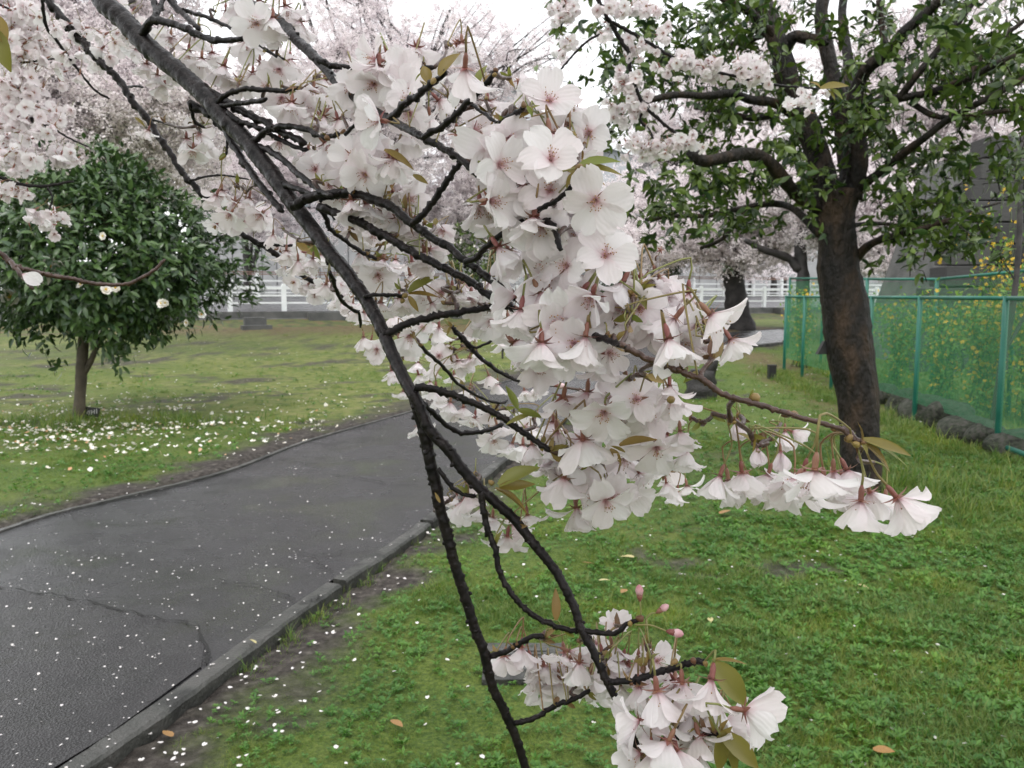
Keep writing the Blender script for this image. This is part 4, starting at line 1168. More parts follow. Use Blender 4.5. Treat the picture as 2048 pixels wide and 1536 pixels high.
shrub('second low dark shrub beside the leaning cherry trunk', 1230, 540, 60, 60, 28, 900, 20, M['leaf_conifer'])

# ================================================================== GRASS, WEEDS, FALLEN PETALS
def tuft(nb, L, spread, lean, mt, w=.0032):
    b = MB()
    for k in range(nb):
        a = rng.random() * 6.28; r = spread * rng.random() ** .5; l_ = L * (.5 + .7 * rng.random()); ln = lean * (.3 + rng.random())
        c, s = math.cos(a), math.sin(a); a2 = a + rng.normal() * .8; c2, s2 = math.cos(a2), math.sin(a2)
        V = []
        for i in range(4):
            t = i / 3; ww = w * (1 - t * .95) * .5
            x = c * r + c2 * ln * l_ * t * t; y = s * r + s2 * ln * l_ * t * t; z = l_ * (t - .3 * ln * t * t) - .006
            V += [(x - s2 * ww, y + c2 * ww, z), (x + s2 * ww, y - c2 * ww, z)]
        b.add(V, [(2 * i, 2 * i + 1, 2 * i + 3, 2 * i + 2) for i in range(3)])
    return b.mesh('tuft', mt, False)
G_TUFT = make_coll('tufts', [tuft(16, .045, .05, .7, M['blade']), tuft(20, .038, .06, .9, M['blade']), tuft(14, .055, .045, .6, M['blade'], .0036), tuft(22, .03, .065, 1.1, M['blade']), tuft(18, .065, .05, .9, M['blade'], .0038)])
def weed(nl, L, w, rise_, mt):
    b = MB()
    for k in range(nl):
        a = k * 2.4 + rng.random() * .6; e = rise_ * (.4 + .8 * rng.random()); l_ = L * (.6 + .6 * rng.random())
        d = np.array([[math.cos(a) * math.cos(e), math.sin(a) * math.cos(e), math.sin(e)]])
        tv, tf = leaf_template(w, .2, .35, 2)
        off = np.array([[math.cos(a) * L * .25, math.sin(a) * L * .25, .004 + .015 * rng.random()]])
        b.inst(tv, tf, frames(d, np.array([[0, 0, 1.0]])), off, [l_])
    return b.mesh('weed', mt)
G_WEED = make_coll('weeds', [weed(11, .016, .75, .5, M['weed']), weed(14, .012, .85, .5, M['weed']), weed(9, .022, .5, .8, M['weed']), weed(16, .010, .9, .6, M['weed']), weed(12, .026, .45, 1.0, M['weed'])])
def ground_points(n, y0, y1, seed):
    r_ = np.random.default_rng(seed)
    y = y0 + (y1 - y0) * r_.random(n); x = (r_.random(n) * 2 - 1) * (y * .70 + .7)
    x = x[:]; z, dirt, lit, left, ins = surf(x, y)
    return x, y, z, dirt, lit, left, ins
GX = [[], [], []]; WX = [[], [], []]
for (y0, y1, n_t, n_w, k) in ((1.6, 3.4, 24000, 14000, .8), (3.4, 5.5, 26000, 15000, .85), (5.5, 9, 23000, 9000, 1.05), (9, 15, 16000, 2500, 1.3), (15, 23.5, 9000, 0, 1.6)):
    x, y, z, dirt, lit, left, ins = ground_points(n_t, y0, y1, int(y0 * 10))
    lush = fbm(x * 1.3, y * 1.3, 61); lush2 = fbm(x * 5, y * 5, 71)
    right_edge = sstep(.28, .55, x / (y * .62 + .2)) * (y < 9)
    keep = ~ins & (rng.random(n_t) > dirt * 1.15 - .02) & (rng.random(n_t) > lit * .8) & (rng.random(n_t) < .35 + .65 * sstep(.3, .55, lush2 * .6 + lush * .5))
    sc_ = (.3 + .85 * sstep(.45, .75, lush * .55 + lush2 * .45 + right_edge * .12)) * k * (.8 + .4 * rng.random(n_t)) * np.where(left, .8, 1)
    keep &= ~(left & (y > 8) & (rng.random(n_t) < .5 * sstep(8, 10, y)))
    under = np.exp(-((x - cb[0] - .35) / 1.1) ** 2 - ((y - cb[1] + .25) / .5) ** 2); sc_ = sc_ * (1 + .7 * under)
    GX[0].append(np.column_stack([x, y, z])[keep]); GX[1].append(sc_[keep]); 
    if n_w:
        x, y, z, dirt, lit, left, ins = ground_points(n_w, y0, y1, int(y0 * 10) + 1)
        re = sstep(.2, .5, x / (y * .62 + .2)) * (y < 9)
        keep = ~ins & (rng.random(n_w) > dirt * 1.0) & (rng.random(n_w) < .35 + .65 * sstep(.4, .6, fbm(x * 2.2, y * 2.2, 81) + re * .25))
        WX[0].append(np.column_stack([x, y, z + .004])[keep]); WX[1].append(((.55 + .6 * rng.random(n_w) + re * .25) * k)[keep])
gp = np.vstack(GX[0]); gs = np.concatenate(GX[1]); N = len(gp)
scatter('grass', G_TUFT, gp, np.column_stack([rng.normal(size=N) * .15, rng.normal(size=N) * .15, rng.random(N) * 6.28]), gs, label='short spring grass growing over the lawns')
gp = np.vstack(WX[0]); gs = np.concatenate(WX[1]); N = len(gp)
scatter('weeds', G_WEED, gp, np.column_stack([rng.normal(size=N) * .2, rng.normal(size=N) * .2, rng.random(N) * 6.28]), gs, label='small round leaved weeds among the grass')
# grass creeping over the kerbs and between the rocks, longer clumps at the evergreen's foot
cx, cs = [], []
for k in range(420):
    i = int(rng.integers(0, 398)); q = RK[i] + offset_line(RK, -.05)[i] - RK[i] + rng.normal(size=2) * .035
    if fbm(q[0] * 2.3, q[1] * 2.3, 91) > .5 and q[1] < 10: cx.append((q[0], q[1], float(rise(q[1])) + 0)); cs.append(.7 + rng.random() * .6)
for k in range(320):
    q = eb + np.array([.35, .0, 0]) + rng.normal(size=3) * np.array([.5, .4, 0]); cx.append((q[0], q[1], 0)); cs.append(1.6 + rng.random() * 2.2)
for k in range(700):
    t = rng.random(); q = fp[0] + (fp[5] - fp[0]) * t * 1.1 + np.array([-.28, 0]) + rng.normal(size=2) * .16; cx.append((q[0], q[1], float(rise(q[1])))); cs.append(1.2 + rng.random() * 1.6)
for k in range(900):
    q = np.array([5.6, 11.5]) + rng.normal(size=2) * np.array([.7, 2.6])
    if q[0] > 4.62 + (q[1] - 7.8) * .085 + .25: cx.append((q[0], q[1], float(rise(q[1])))); cs.append(2.2 + rng.random() * 2.5)
for k in range(260):
    q = cb + np.array([.35, -.1, 0]) + rng.normal(size=3) * np.array([.9, .28, 0]); cx.append((q[0], q[1], .06)); cs.append(1.6 + rng.random() * 1.4)
N = len(cx)
scatter('long_grass', G_TUFT, cx, np.column_stack([rng.normal(size=N) * .2, rng.normal(size=N) * .2, rng.random(N) * 6.28]), cs, label='longer grass clumps along kerb, rocks and tree feet')
# yellow flower weeds near fence foot
def petal_flat(mt, notch=.1):
    b = MB(); V = []
    for i in range(4):
        s = i / 3; ww = (.08, .36, .44, .22)[i]
        for j in (-1, 0, 1): V.append((s - notch * (j == 0) * (i == 3) - .5, j * ww, .1 * abs(j) * s + .06 * s))
    b.add(V, [(i * 3 + j, i * 3 + j + 1, i * 3 + j + 4, i * 3 + j + 3) for i in range(3) for j in range(2)]); return b.mesh('petal', mt)
def petal_clump(mt, n_):
    b = MB()
    for k in range(n_):
        pm = petal_flat(mt); 
        co = np.array([v.co for v in pm.vertices]); bpy.data.meshes.remove(pm)
        R = np.array(Matrix.Rotation(k * 6.28 / n_ + rng.normal() * .3, 3, 'Z') @ Matrix.Rotation(-.25 - .3 * rng.random(), 3, 'Y'))
        b.add((co + (.5, 0, 0)) @ R.T * .9, [(i * 3 + j, i * 3 + j + 1, i * 3 + j + 4, i * 3 + j + 3) for i in range(3) for j in range(2)])
    return b.mesh('fallen', mt)
G_PET = make_coll('petals', [petal_flat(M['petal_fallen']), petal_flat(M['petal_fallen'], .2), petal_flat(M['petal_fallen'], 0), petal_clump(M['petal_fallen'], 4)])
G_CAM = make_coll('camellia_petals', [petal_flat(M['petal_white'], .05), petal_clump(M['petal_white'], 5), petal_clump(M['petal_white'], 3), petal_flat(M['petal_brown'], 0)])
pp, ps = [], []
n_ = 9500; y = 1.9 + 11 * rng.random(n_) ** 1.3; x = (rng.random(n_) * 2 - 1) * (y * .68 + .4)
z, dirt, lit, left, ins = surf(x, y)
keep = ins & (rng.random(n_) < .25 + .75 * sstep(.35, .65, fbm(x * 1.2, y * 1.2, 15))) & (rng.random(n_) < np.where(y < 5.2, .75, .45))
pp.append(np.column_stack([x, y, rise(y) + PATH_Z + .006])[keep]); ps.append((.0048 + .008 * rng.random(n_) ** 1.6)[keep])
keep = ~ins & (rng.random(n_) < .10 + .5 * dirt * (fbm(x * 3, y * 3, 18) > .45))
pp.append(np.column_stack([x, y, z + .014])[keep]); ps.append((.011 + .009 * rng.random(n_))[keep])
n_ = 4500; y = 9 + 11 * rng.random(n_); x = (rng.random(n_) * 2 - 1) * (y * .68)
z, dirt, lit, left, ins = surf(x, y)
keep = ~ins & (rng.random(n_) < .18)
pp.append(np.column_stack([x, y, z + .02])[keep]); ps.append((.016 + .012 * rng.random(n_))[keep])
pp = np.vstack(pp); ps = np.concatenate(ps); N = len(pp)
scatter('fallen_petals', G_PET, pp, np.column_stack([rng.normal(size=N) * .18, rng.normal(size=N) * .18, rng.random(N) * 6.28]), ps, idx=rng.choice(4, N, p=[.4, .3, .25, .05]), label='white cherry petals strewn over path and grass')
n_ = 2100
x = cb[0] + .5 + rng.normal(size=n_) * 1.35; y = cb[1] - .55 + rng.normal(size=n_) * .95
z, dirt, lit, left, ins = surf(x, y)
keep = ~ins & left & (rng.random(n_) < .12 + 1.1 * sstep(.42, .62, fbm(x * 2.4, y * 3.2, 25)))
N = int(keep.sum())
scatter('camellia_petals', G_CAM, np.column_stack([x, y, z + .03])[keep], np.column_stack([rng.normal(size=N) * .35, rng.normal(size=N) * .35, rng.random(N) * 6.28]), (.016 + .024 * rng.random(N)), idx=rng.choice(4, N, p=[.42, .18, .2, .2]), label='fallen white and browned camellia petals around the camellia tree')
# single fallen leaves that stand out
fl = leaf_mesh(*leaf_template(.6, .12, .1, 4), M['fallen_leaf'], 'fallen_leaf'); fl2 = leaf_mesh(*leaf_template(.42, .2, .2, 4), M['fallen_pale'], 'fallen_leaf')
for (x, y, s, me_, lb) in [(512, 1292, 24, fl2, 'round yellowish leaf lying on the kerb of the path'), (783, 1456, 34, fl, 'orange yellow leaf on the grass at lower centre left of the long twig'), (1252, 1190, 24, fl, 'orange leaf on the grass above the pink buds'),
                           (1198, 1172, 24, fl2, 'pale yellow leaf on the grass right of the forked lower twigs'), (1440, 1036, 34, fl, 'brown leaf on bare soil below the drooping right twig'), (1270, 1125, 30, fl2, 'pale narrow leaf on the lawn below the central cluster'),
                           (1716, 1180, 22, fl2, 'pale curled leaf on the lawn below the two bell shaped blossoms'), (1650, 1215, 26, fl2, 'pale leaf with a fold lying in mid lawn at right'), (345, 1490, 34, fl, 'reddish brown leaf on the mud beside the near kerb'), (1420, 1247, 28, fl2, 'pale forked leaf on the lawn right of the lower blossoms'),
                           (1745, 1515, 40, fl, 'dark brown leaf on the lawn at the bottom edge right of centre'), (1165, 1135, 26, fl, 'small tan leaf on the lawn below the central blossoms')]:
    on = inside(np.array([at(x, y)[0]]), np.array([at(x, y)[1]]))[0]
    p = on_path(x, y, .012) if on else at(x, y) + (0, 0, .03)
    o = link(bpy.data.objects.new('fallen_leaf', me_)); s_ = s / FPX * float((p - CAM) @ FW)
    o.location = p; o.scale = (s_, s_, s_); o.rotation_euler = (rng.normal() * .15, -.15 + rng.normal() * .1, rng.random() * 6.28); tag(o, lb, 'leaf', 'fallen leaves on the lawn and path')
# old slab with a slotted cover in the grass
p = at(1050, 1330)
o = empty('drain_cover', p, 'grey concrete slab with a slotted cover sunk in the grass behind the lower blossoms', 'drain cover')
b = MB(); b.box((0, 0, .0), (.34, .34, .04)); b.build('slab', M['kerb'], o, smooth=False)
for k in range(6):
    b = MB(); b.box((-.0, -.085 + k * .034, .022), (.2, .018, .012)); b.build('slat', M['dark_concrete'], o, smooth=False)

# ================================================================== THE FLOWERING CHERRY BRANCHES IN FRONT
# flower parts, in units of one flower diameter, axis +Z = the way it opens
def petal_mesh(k):
    r_ = np.random.default_rng(100 + k); V, F, T = [], [], []
    rows, cols = 9, 9
    S = np.array([0, .15, .3, .5, .7, .85, .95, 1.0]); Wd = np.array([.05, .15, .27, .39, .43, .385, .29, .17])
    cup = .25 + .55 * r_.random(); curl = r_.normal() * .16 - .02; rp = .045 + .05 * r_.random(); ph = r_.random(4) * 6.28; nt_ = .05 + .06 * r_.random()
    for i in range(rows):
        s = (i / (rows - 1)) ** .9
        ww = float(np.interp(s, S, Wd)) * (1 + .12 * r_.normal() * 0 + .08 * (k % 3 - 1))
        for j in range(cols):
            u = j / (cols - 1) * 2 - 1
            x = s - nt_ * math.exp(-(u / .3) ** 2) * s ** 6 + .018 * math.sin(u * 9 + ph[0]) * s ** 4
            y = ww * u + .03 * math.sin(s * 5 + ph[3]) * s
            z = cup * (ww * u) ** 2 * 1.5 + curl * s * s + rp * math.sin(u * 3.6 + ph[1]) * s * s + .03 * math.sin(u * 8 + ph[2]) * s ** 3 + .05 * math.sin(s * math.pi)
            V.append((x * .54, y * .54, z * .54)); T.append(s)
    for i in range(rows - 1):
        for j in range(cols - 1):
            a = i * cols + j; F.append((a, a + 1, a + cols + 1, a + cols))
    b = MB(); b.add(V, F, 0, T); return b.mesh('petal', M['petal'])
PETALS = [petal_mesh(k) for k in range(12)]
def calyx_mesh(k, star=False):
    b = MB(); zz = np.linspace(-.24, 0, 6)
    b.tube([(0, 0, z) for z in zz], np.array([.018, .036, .045, .042, .04, .05]), 9)
    for q in range(5):
        a = q * 2 * math.pi / 5 + .3; c, s = math.cos(a), math.sin(a); V = []
        L_ = .2 if not star else .24
        for i in range(4):
            t = i / 3; r = .04 + L_ * t; w_ = .042 * (1 - t) ** .8 + .002
            z = -.012 + (.02 if not star else .05) * t - .05 * t * t * (k % 2)
            V += [(c * r - s * w_, s * r + c * w_, z), (c * r, s * r, z - .012 * (1 - t)), (c * r + s * w_, s * r - c * w_, z)]
        b.add(V, [(3 * i + j, 3 * i + j + 1, 3 * i + j + 4, 3 * i + j + 3) for i in range(3) for j in range(2)])
    return b.mesh('calyx', M['calyx'])
CALYX = [calyx_mesh(0), calyx_mesh(1)]
def stamen_mesh(k):
    r_ = np.random.default_rng(50 + k); b = MB()
    for q in range(20):
        a = r_.random() * 6.28; e = (.12 + .5 * r_.random()); l_ = .15 + .13 * r_.random()
        d = np.array([math.cos(a) * math.sin(e), math.sin(a) * math.sin(e), math.cos(e)])
        p0 = np.array([d[0], d[1], 0]) * .05; m_ = p0 + d * l_ * .55 + np.array([0, 0, .01]); p1 = p0 + d * l_ + r_.normal(size=3) * .012
        b.tube([p0, m_, p1], .0035, 3, 0, False)
        x = .013; o6 = p1 + np.array([[x, 0, 0], [-x, 0, 0], [0, x, 0], [0, -x, 0], [0, 0, x], [0, 0, -x]])
        b.add(o6, [(0, 2, 4), (2, 1, 4), (1, 3, 4), (3, 0, 4), (2, 0, 5), (1, 2, 5), (3, 1, 5), (0, 3, 5)], 1)
    b.tube([(0, 0, 0), (0, 0, .24)], .006, 4, 0)
    return b.mesh('stamens', [M['filament'], M['anther']])
STAMEN = [stamen_mesh(k) for k in range(4)]

def far_flower(k):
    """whole flower as one small mesh for sprays too far away to show its pieces"""
    r_ = np.random.default_rng(300 + k); b = MB()
    e = (.25, .55, .8, .95, .4)[k]
    for q in range(5):
        pm = PETALS[int(r_.integers(12))]; co = np.array([v.co for v in pm.vertices]).reshape(9, 9, 3)[::2, ::2].reshape(-1, 3)
        R = np.array(Matrix.Rotation(q * 2 * math.pi / 5 + r_.normal() * .12, 3, 'Z') @ Matrix.Rotation(-e + r_.normal() * .12, 3, 'Y'))
        b.add(co @ R.T, [(i * 5 + j, i * 5 + j + 1, i * 5 + j + 6, i * 5 + j + 5) for i in range(4) for j in range(4)], 0, np.repeat(np.linspace(0, 1, 5), 5))
    b.tube([(0, 0, -.24), (0, 0, -.12), (0, 0, 0)], [.03, .05, .05], 6, 1)
    b.tube([(0, 0, -.24), (.05, .02, -.6), (.0, .12, -.95)], .013, 4, 2, False)
    for q in range(8):
        d = nrm(r_.normal(size=3) * .4 + np.array([0, 0, 1])); b.tube([(0, 0, 0), d * .2], [.006, .016], 3, 3, True)
    return b.mesh('flower', [M['petal'], M['calyx'], M['stalk'], M['anther']])
FARF = [far_flower(k) for k in range(5)]
FACE = {'F': (0, .05, 1), 'FD': (0, -.62, .78), 'D': (0, -1, .12), 'DL': (-.52, -.85, .12), 'DR': (.52, -.85, .12), 'FL': (-.65, -.2, .73), 'FR': (.65, -.2, .73), 'L': (-.95, -.2, .25), 'R': (.95, -.2, .25), 'B': (.1, -.3, -.95), 'DB': (0, -.82, -.57), 'U': (0, .8, .6), 'C': (0, -1, .1), 'X': (0, .2, .95)}

class Branch:
    def __init__(s, label, base):
        s.o = empty('cherry_branch', base, label, 'cherry branch', 'flowering cherry branches in the foreground')
        s.o3 = np.array(base); s.samp = []; s.nf = 0
    def twig(s, name, w0, w1, d0, d1, pix, mt='bark', mid=None):
        """pix 'x,y x,y ...'; widths in picture pixels, depths in metres from end to end"""
        pts = np.array([[float(a) for a in p.split(',')] for p in pix.split()])
        n0 = len(pts); cum = np.r_[0, np.cumsum(np.hypot(*np.diff(pts, axis=0).T))]; f = cum / cum[-1]
        n = int(max(14, cum[-1] / (5.5 if w0 > 8 else 6)))
        q2 = spline(np.column_stack([pts, f]), n); f = q2[:, 2]
        dep = d0 + (d1 - d0) * f if mid is None else np.interp(f, [0, .5, 1], [d0, mid, d1])
        q = np.array([P(x, y, d) for (x, y, _), d in zip(q2, dep)])
        r = (w0 + (w1 - w0) * f) / 2 / FPX * dep
        # leaf scars and short spurs: rings that swell the stem unevenly
        sides = 11 if w0 > 14 else 8
        rad = r[:, None] * (1 + (.03 if w0 > 20 else .05) * rng.normal(size=(n, sides)))
        k = 3
        while k < n - 1:
            a = rng.random() * 6.28; amp = (.22 + .36 * rng.random()) if w0 < 18 else (.1 + .2 * rng.random() if w0 < 30 else .12 * rng.random())
            ang = np.arange(sides) / sides * 2 * math.pi
            rad[k] *= 1 + amp * np.clip(.35 + np.cos(ang - a), 0, 1.35)
            k += int(rng.integers(2, 5)) if w0 < 30 else int(rng.integers(3, 7))
        rad[-1] *= .6
        wob = rng.normal(size=q.shape) * (r[:, None] * (.03 if w0 > 20 else .15)); q = q + wob
        b = MB(); b.tube(q - s.o3, rad, sides)
        if w0 < 28:                        # short knobby leaf scars and spur stubs
            for k in range(2, n - 1):
                if rng.random() < (.34 if w0 < 14 else .22):
                    u = randdir(1)[0]; tn = nrm(q[k + 1] - q[k - 1]); u = nrm(u - tn * (u @ tn)) + tn * .5; ln = r[k] * (1.1 + .4 * rng.random())
                    b.tube([q[k] - s.o3, q[k] + u * ln * .8 - s.o3, q[k] + u * ln - s.o3], [r[k] * .6, r[k] * .42, r[k] * .18], 6)
        o = b.build(name, M[mt], s.o)
        for (x, y, _), d, p_, rr in zip(q2[::2], dep[::2], q[::2], r[::2]): s.samp.append((x, y, d, *p_, rr))
        return o
    def knob(s, p, r, mt='scale'):
        r = r * .62
        b = MB(); d = nrm(rng.normal(size=3) + np.array([0, 0, -.3]))
        b.tube([p - d * r * .3 - s.o3, p + d * r * .5 - s.o3, p + d * r * 1.2 - s.o3, p + d * r * 1.9 - s.o3], [r * .8, r, r * .75, r * .2], 7)
        b.build('bud_scale', M[mt], s.o)
    def leaf(s, x0, y0, x1, y1, d, w=.34, mt='young_leaf', fold=.6, dz=0.0):
        p0, p1 = P(x0, y0, d), P(x1, y1, d + dz); L_ = np.linalg.norm(p1 - p0)
        tv, tf = leaf_template(w, fold, .1 + .2 * rng.random(), 6)
        up = nrm(-FW * (.6 + .4 * rng.random()) + UP * .7 + rng.normal(size=3) * .35)
        b = MB(); b.inst(tv, tf, frames((p1 - p0)[None], up[None]), (p0 - s.o3)[None], [L_]); b.build('leaf', M[mt], s.o)
    def nearest(s, x, y, d):
        a = s.arr
        c = np.hypot(a[:, 0] - x, a[:, 1] - y) + 420 * np.abs(a[:, 2] - d)
        # stalks hang: prefer wood above the flower
        c = c + np.where(a[:, 1] > y + 8, 25, 0)
        return a[int(np.argmin(c))], float(c.min())
    def flower(s, x, y, size, code, bare=False):
        s.arr = np.array(s.samp)
        d = .0355 * FPX / size
        nb, _ = s.nearest(x, y, d)
        d = float(np.clip(d, nb[2] - .035, nb[2] + .05)) + rng.normal() * .006
        D = size / FPX * d * (1.0 if code in ('F', 'FL', 'FR', 'B', 'X') else 1.12)
        f = np.array(FACE[code], float) + rng.normal(size=3) * .16
        f = nrm(f[0] * RT + f[1] * UP - f[2] * FW)
        org = P(x, y, d) - f * D * (.12 if code in ('F', 'FL', 'FR', 'B', 'X') else .2)
        e1 = nrm(np.cross(f, rng.normal(size=3))); e2 = np.cross(f, e1); R = np.column_stack([e1, e2, f])
        o = bpy.data.objects.new('flower', None); o.empty_display_size = .01; link(o, s.o)
        m4 = np.eye(4); m4[:3, :3] = R * D; m4[:3, 3] = org - s.o3; o.matrix_basis = Matrix(m4.tolist())
        el = {'F': .28, 'FL': .36, 'FR': .36, 'FD': .52, 'B': .35, 'DB': .72, 'U': .5, 'C': 1.3, 'X': 0}.get(code, .78) + rng.normal() * .16
        if not bare and code != 'X':
            for k in range(5):
                q = link(bpy.data.objects.new('petal', PETALS[int(rng.integers(12))]), o)
                e = el + rng.normal() * .13
                if rng.random() < .12 and code != 'C': e -= .5
                q.matrix_basis = Matrix.Rotation(k * 2 * math.pi / 5 + rng.normal() * .1, 4, 'Z') @ Matrix.Translation((.02, 0, .003 * (k % 2))) @ Matrix.Rotation(-e, 4, 'Y') @ Matrix.Rotation(rng.normal() * .14, 4, 'X') @ Matrix.Scale(.94 + .14 * rng.random(), 4)
        if code != 'C':
            q = link(bpy.data.objects.new('stamens', STAMEN[int(rng.integers(4))]), o)
        q = link(bpy.data.objects.new('calyx', CALYX[int(rng.integers(2))]), o)
        # stalk to the wood
        c0 = org - f * D * .24
        node = np.array(nb[3:6]); gap_ = np.linalg.norm(node - c0)
        Ls = (1.05 + .35 * rng.random()) * D
        if gap_ > Ls * 1.25:
            t = c0 + (node - c0) * (Ls / gap_) + np.array([0, 0, .12 * D])
            qq = spline([node, (node + t) / 2 + rng.normal(size=3) * .1 * D, t], 9)
            b = MB(); b.tube(qq - s.o3, np.linspace(.0017, .0013, 9) * (1 + .15 * rng.normal(size=9)), 6); b.build('spur', M['bark_red'], s.o)
            for p_ in qq[3::2]:
                v = p_ - CAM; dp = v @ FW; s.samp.append((1024 + (v @ RT) / dp * FPX, 768 - (v @ UP) / dp * FPX, dp, *p_, .0015))
            node = t; s.knob(t, .0022 + .001 * rng.random())
        elif rng.random() < .3: s.knob(node, .0022 + .0012 * rng.random())
        if rng.random() < .5:              # small bracts and unfolding leaflets at the node
            for k in range(int(rng.integers(1, 4))):
                dv = nrm(rng.normal(size=3) + .6 * nrm(c0 - node) + np.array([0, 0, .3])); tv, tf = leaf_template(.42, .5, .3, 3)
                b = MB(); b.inst(tv, tf, frames(dv[None], nrm(rng.normal(size=(1, 3)) - FW)), (node - s.o3)[None], [.006 + .008 * rng.random()]); b.build('bract', M['young_leaf' if rng.random() < .6 else 'scale'], s.o)
        gap_ = np.linalg.norm(node - c0)
        qq = spline([c0, c0 - f * gap_ * .34, node + np.array([0, 0, .1 * gap_]) * (node[2] > c0[2] - .2 * gap_) + rng.normal(size=3) * .04 * gap_, node], 10)
        loc = (qq - org) @ R / D
        b = MB(); b.tube(loc, np.linspace(.02, .015, 10), 5); b.build('stalk', M['stalk'], o)
        s.nf += 1
    def flowers(s, txt):
        for it in txt.replace('\n', ' ').split():
            x, y, z, c = it.split(','); s.flower(float(x), float(y), float(z), c)
    def fill(s, x, y, rx, ry, n, size, codes='D D FD F FD DL DR FR FL'):
        cs = codes.split()
        for k in range(n):
            a = rng.random() * 6.28; r = rng.random() ** .5
            s.flower(x + rx * r * math.cos(a), y + ry * r * math.sin(a), size * (.9 + .2 * rng.random()), cs[int(rng.integers(len(cs)))])
    def spray(s, x, y, rx, ry, n, size, lean=(0, -.5, .6)):
        """small far flowers, one mesh each, in bunches"""
        s.arr = np.array(s.samp)
        for k in range(n):
            a = rng.normal(size=2) * .52
            X_, Y_ = x + rx * a[0], y + ry * a[1]
            sz = size * (.85 + .3 * rng.random()); nb, _ = s.nearest(X_, Y_, .036 * FPX / sz)
            d = nb[2] + rng.normal() * .03
            f = nrm(np.array(lean) + rng.normal(size=3) * .55); f = nrm(f[0] * RT + f[1] * UP - f[2] * FW)
            e1 = nrm(np.cross(f, rng.normal(size=3))); R = np.column_stack([e1, np.cross(f, e1), f]); D = sz / FPX * d
            o = link(bpy.data.objects.new('flower', FARF[int(rng.integers(5))]), s.o)
            m4 = np.eye(4); m4[:3, :3] = R * D; m4[:3, 3] = P(X_, Y_, d) - s.o3; o.matrix_basis = Matrix(m4.tolist()); s.nf += 1

# ---- main branch
A = Branch('thick dark cherry branch running diagonally from top left to bottom centre, heavy with blossom', P(205, -40, .95))
A.twig('limb', 42, 24, .95, .62, '190,-60 205,0 246,38 287,85 328,120 369,154 410,191 444,232 485,273 513,308 554,362 588,410 625,458 660,506 690,541 738,609 765,661 782,702 806,753 827,790 836,805')
A.twig('limb', 25, 16, .625, .66, '827,788 848,862 861,927 871,965 882,1025 892,1062 912,1137 929,1189 950,1257 967,1301 984,1370 1008,1421 1029,1469 1049,1530 1062,1580')
A.twig('limb', 23, 14, .622, .585, '826,786 843,822 861,862 899,903 919,931 950,968 981,996 1025,1035 1066,1086 1100,1127 1124,1165 1148,1213 1162,1257 1186,1301 1206,1346 1223,1380 1240,1414 1262,1465 1285,1520')
A.twig('twig', 13, 10, .60, .60, '962,985 966,1015 977,1062 991,1103 1001,1148 1022,1185 1049,1216 1083,1240 1124,1257 1158,1264')
A.twig('twig', 11, 9, .598, .58, '1160,1258 1186,1264 1227,1267 1254,1248 1280,1240')
A.twig('twig', 12, 10, .652, .64, '972,1313 1008,1305 1042,1284 1070,1272 1090,1275')
A.twig('twig', 11, 9, .656, .65, '1026,1446 1063,1438 1107,1414 1152,1397 1180,1380')
A.twig('twig', 13, 12, .585, .57, '1220,1364 1268,1360 1312,1346 1350,1336 1392,1322 1412,1330')
A.twig('twig', 13, 9, .585, .56, '1285,1500 1330,1478 1385,1468 1440,1468')
A.twig('twig', 20, 13, .74, .585, '584,412 632,393 697,386 731,393 783,413 824,448 858,472 899,496 933,523 970,551 998,572 1050,610', mid=.66)
A.twig('twig', 12, 13, .585, .485, '1040,603 1090,632 1150,660 1200,675 1254,695')
A.twig('twig', 14, 9, .487, .465, '1240,690 1312,725 1380,750 1399,756 1444,787 1485,801 1526,811 1587,831 1638,845 1683,859 1706,878 1722,884', 'bark_red')
A.twig('twig', 14, 10, .645, .60, '822,450 851,424 878,386 899,355 926,321 947,290 970,266 996,260')
A.twig('twig', 13, 10, .60, .56, '930,524 953,516 974,492 1005,468 1039,444 1054,448')
A.twig('twig', 17, 14, .72, .62, '636,413 700,436 731,451 783,478 834,509 885,534 926,555 964,579 1000,606 1040,622')
A.twig('twig', 15, 12, .66, .69, '763,664 779,666 813,647 851,637 912,626 970,616 1000,613')
A.twig('twig', 15, 11, .62, .6, '828,774 858,777 899,787 933,801 967,814 1005,835 1039,859 1073,883 1102,902')
A.twig('twig', 11, 8, .622, .68, '838,798 847,808 871,831 899,855 926,866 970,862 1007,849')
A.twig('twig', 10, 8, .62, .62, '876,938 902,972 926,989 953,992')
A.twig('twig', 8, 5, .8, .9, '840,690 851,702 885,732 919,770 967,797 1000,806 1015,800')
A.twig('twig', 10, 6, 1.0, 1.05, '903,652 936,691 974,726 1022,756 1066,768 1100,770')
A.twig('twig', 6, 5, 1.0, 1.0, '925,672 947,695 965,690 994,678')
A.twig('twig', 8, 7, .68, .72, '728,592 755,590 790,590 812,592')
A.twig('twig', 8, 6, .68, .75, '660,545 680,596 705,620 718,626 721,655')
A.twig('twig', 10, 7, .74, .8, '640,415 653,438 661,457 682,476 725,505 760,520')
A.twig('twig', 16, 10, .89, .8, '283,70 295,55 301,44 318,41 359,51 393,68 431,82 489,77')
A.twig('twig', 12, 9, .9, .95, '301,46 312,30 308,10 294,-20')
A.twig('twig', 12, 9, .9, .95, '303,42 318,20 330,-15')
A.twig('twig', 13, 9, .95, .9, '335,-10 345,8 369,31 390,51 400,60')
A.twig('twig', 8, 6, .95, .85, '355,18 403,31 444,48 506,82 547,109 570,118')
A.twig('twig', 10, 9, .83, .78, '436,207 441,200 455,188 496,178 547,181 598,178')
A.twig('twig', 10, 9, .83, .78, '440,212 470,208 496,205 533,198')
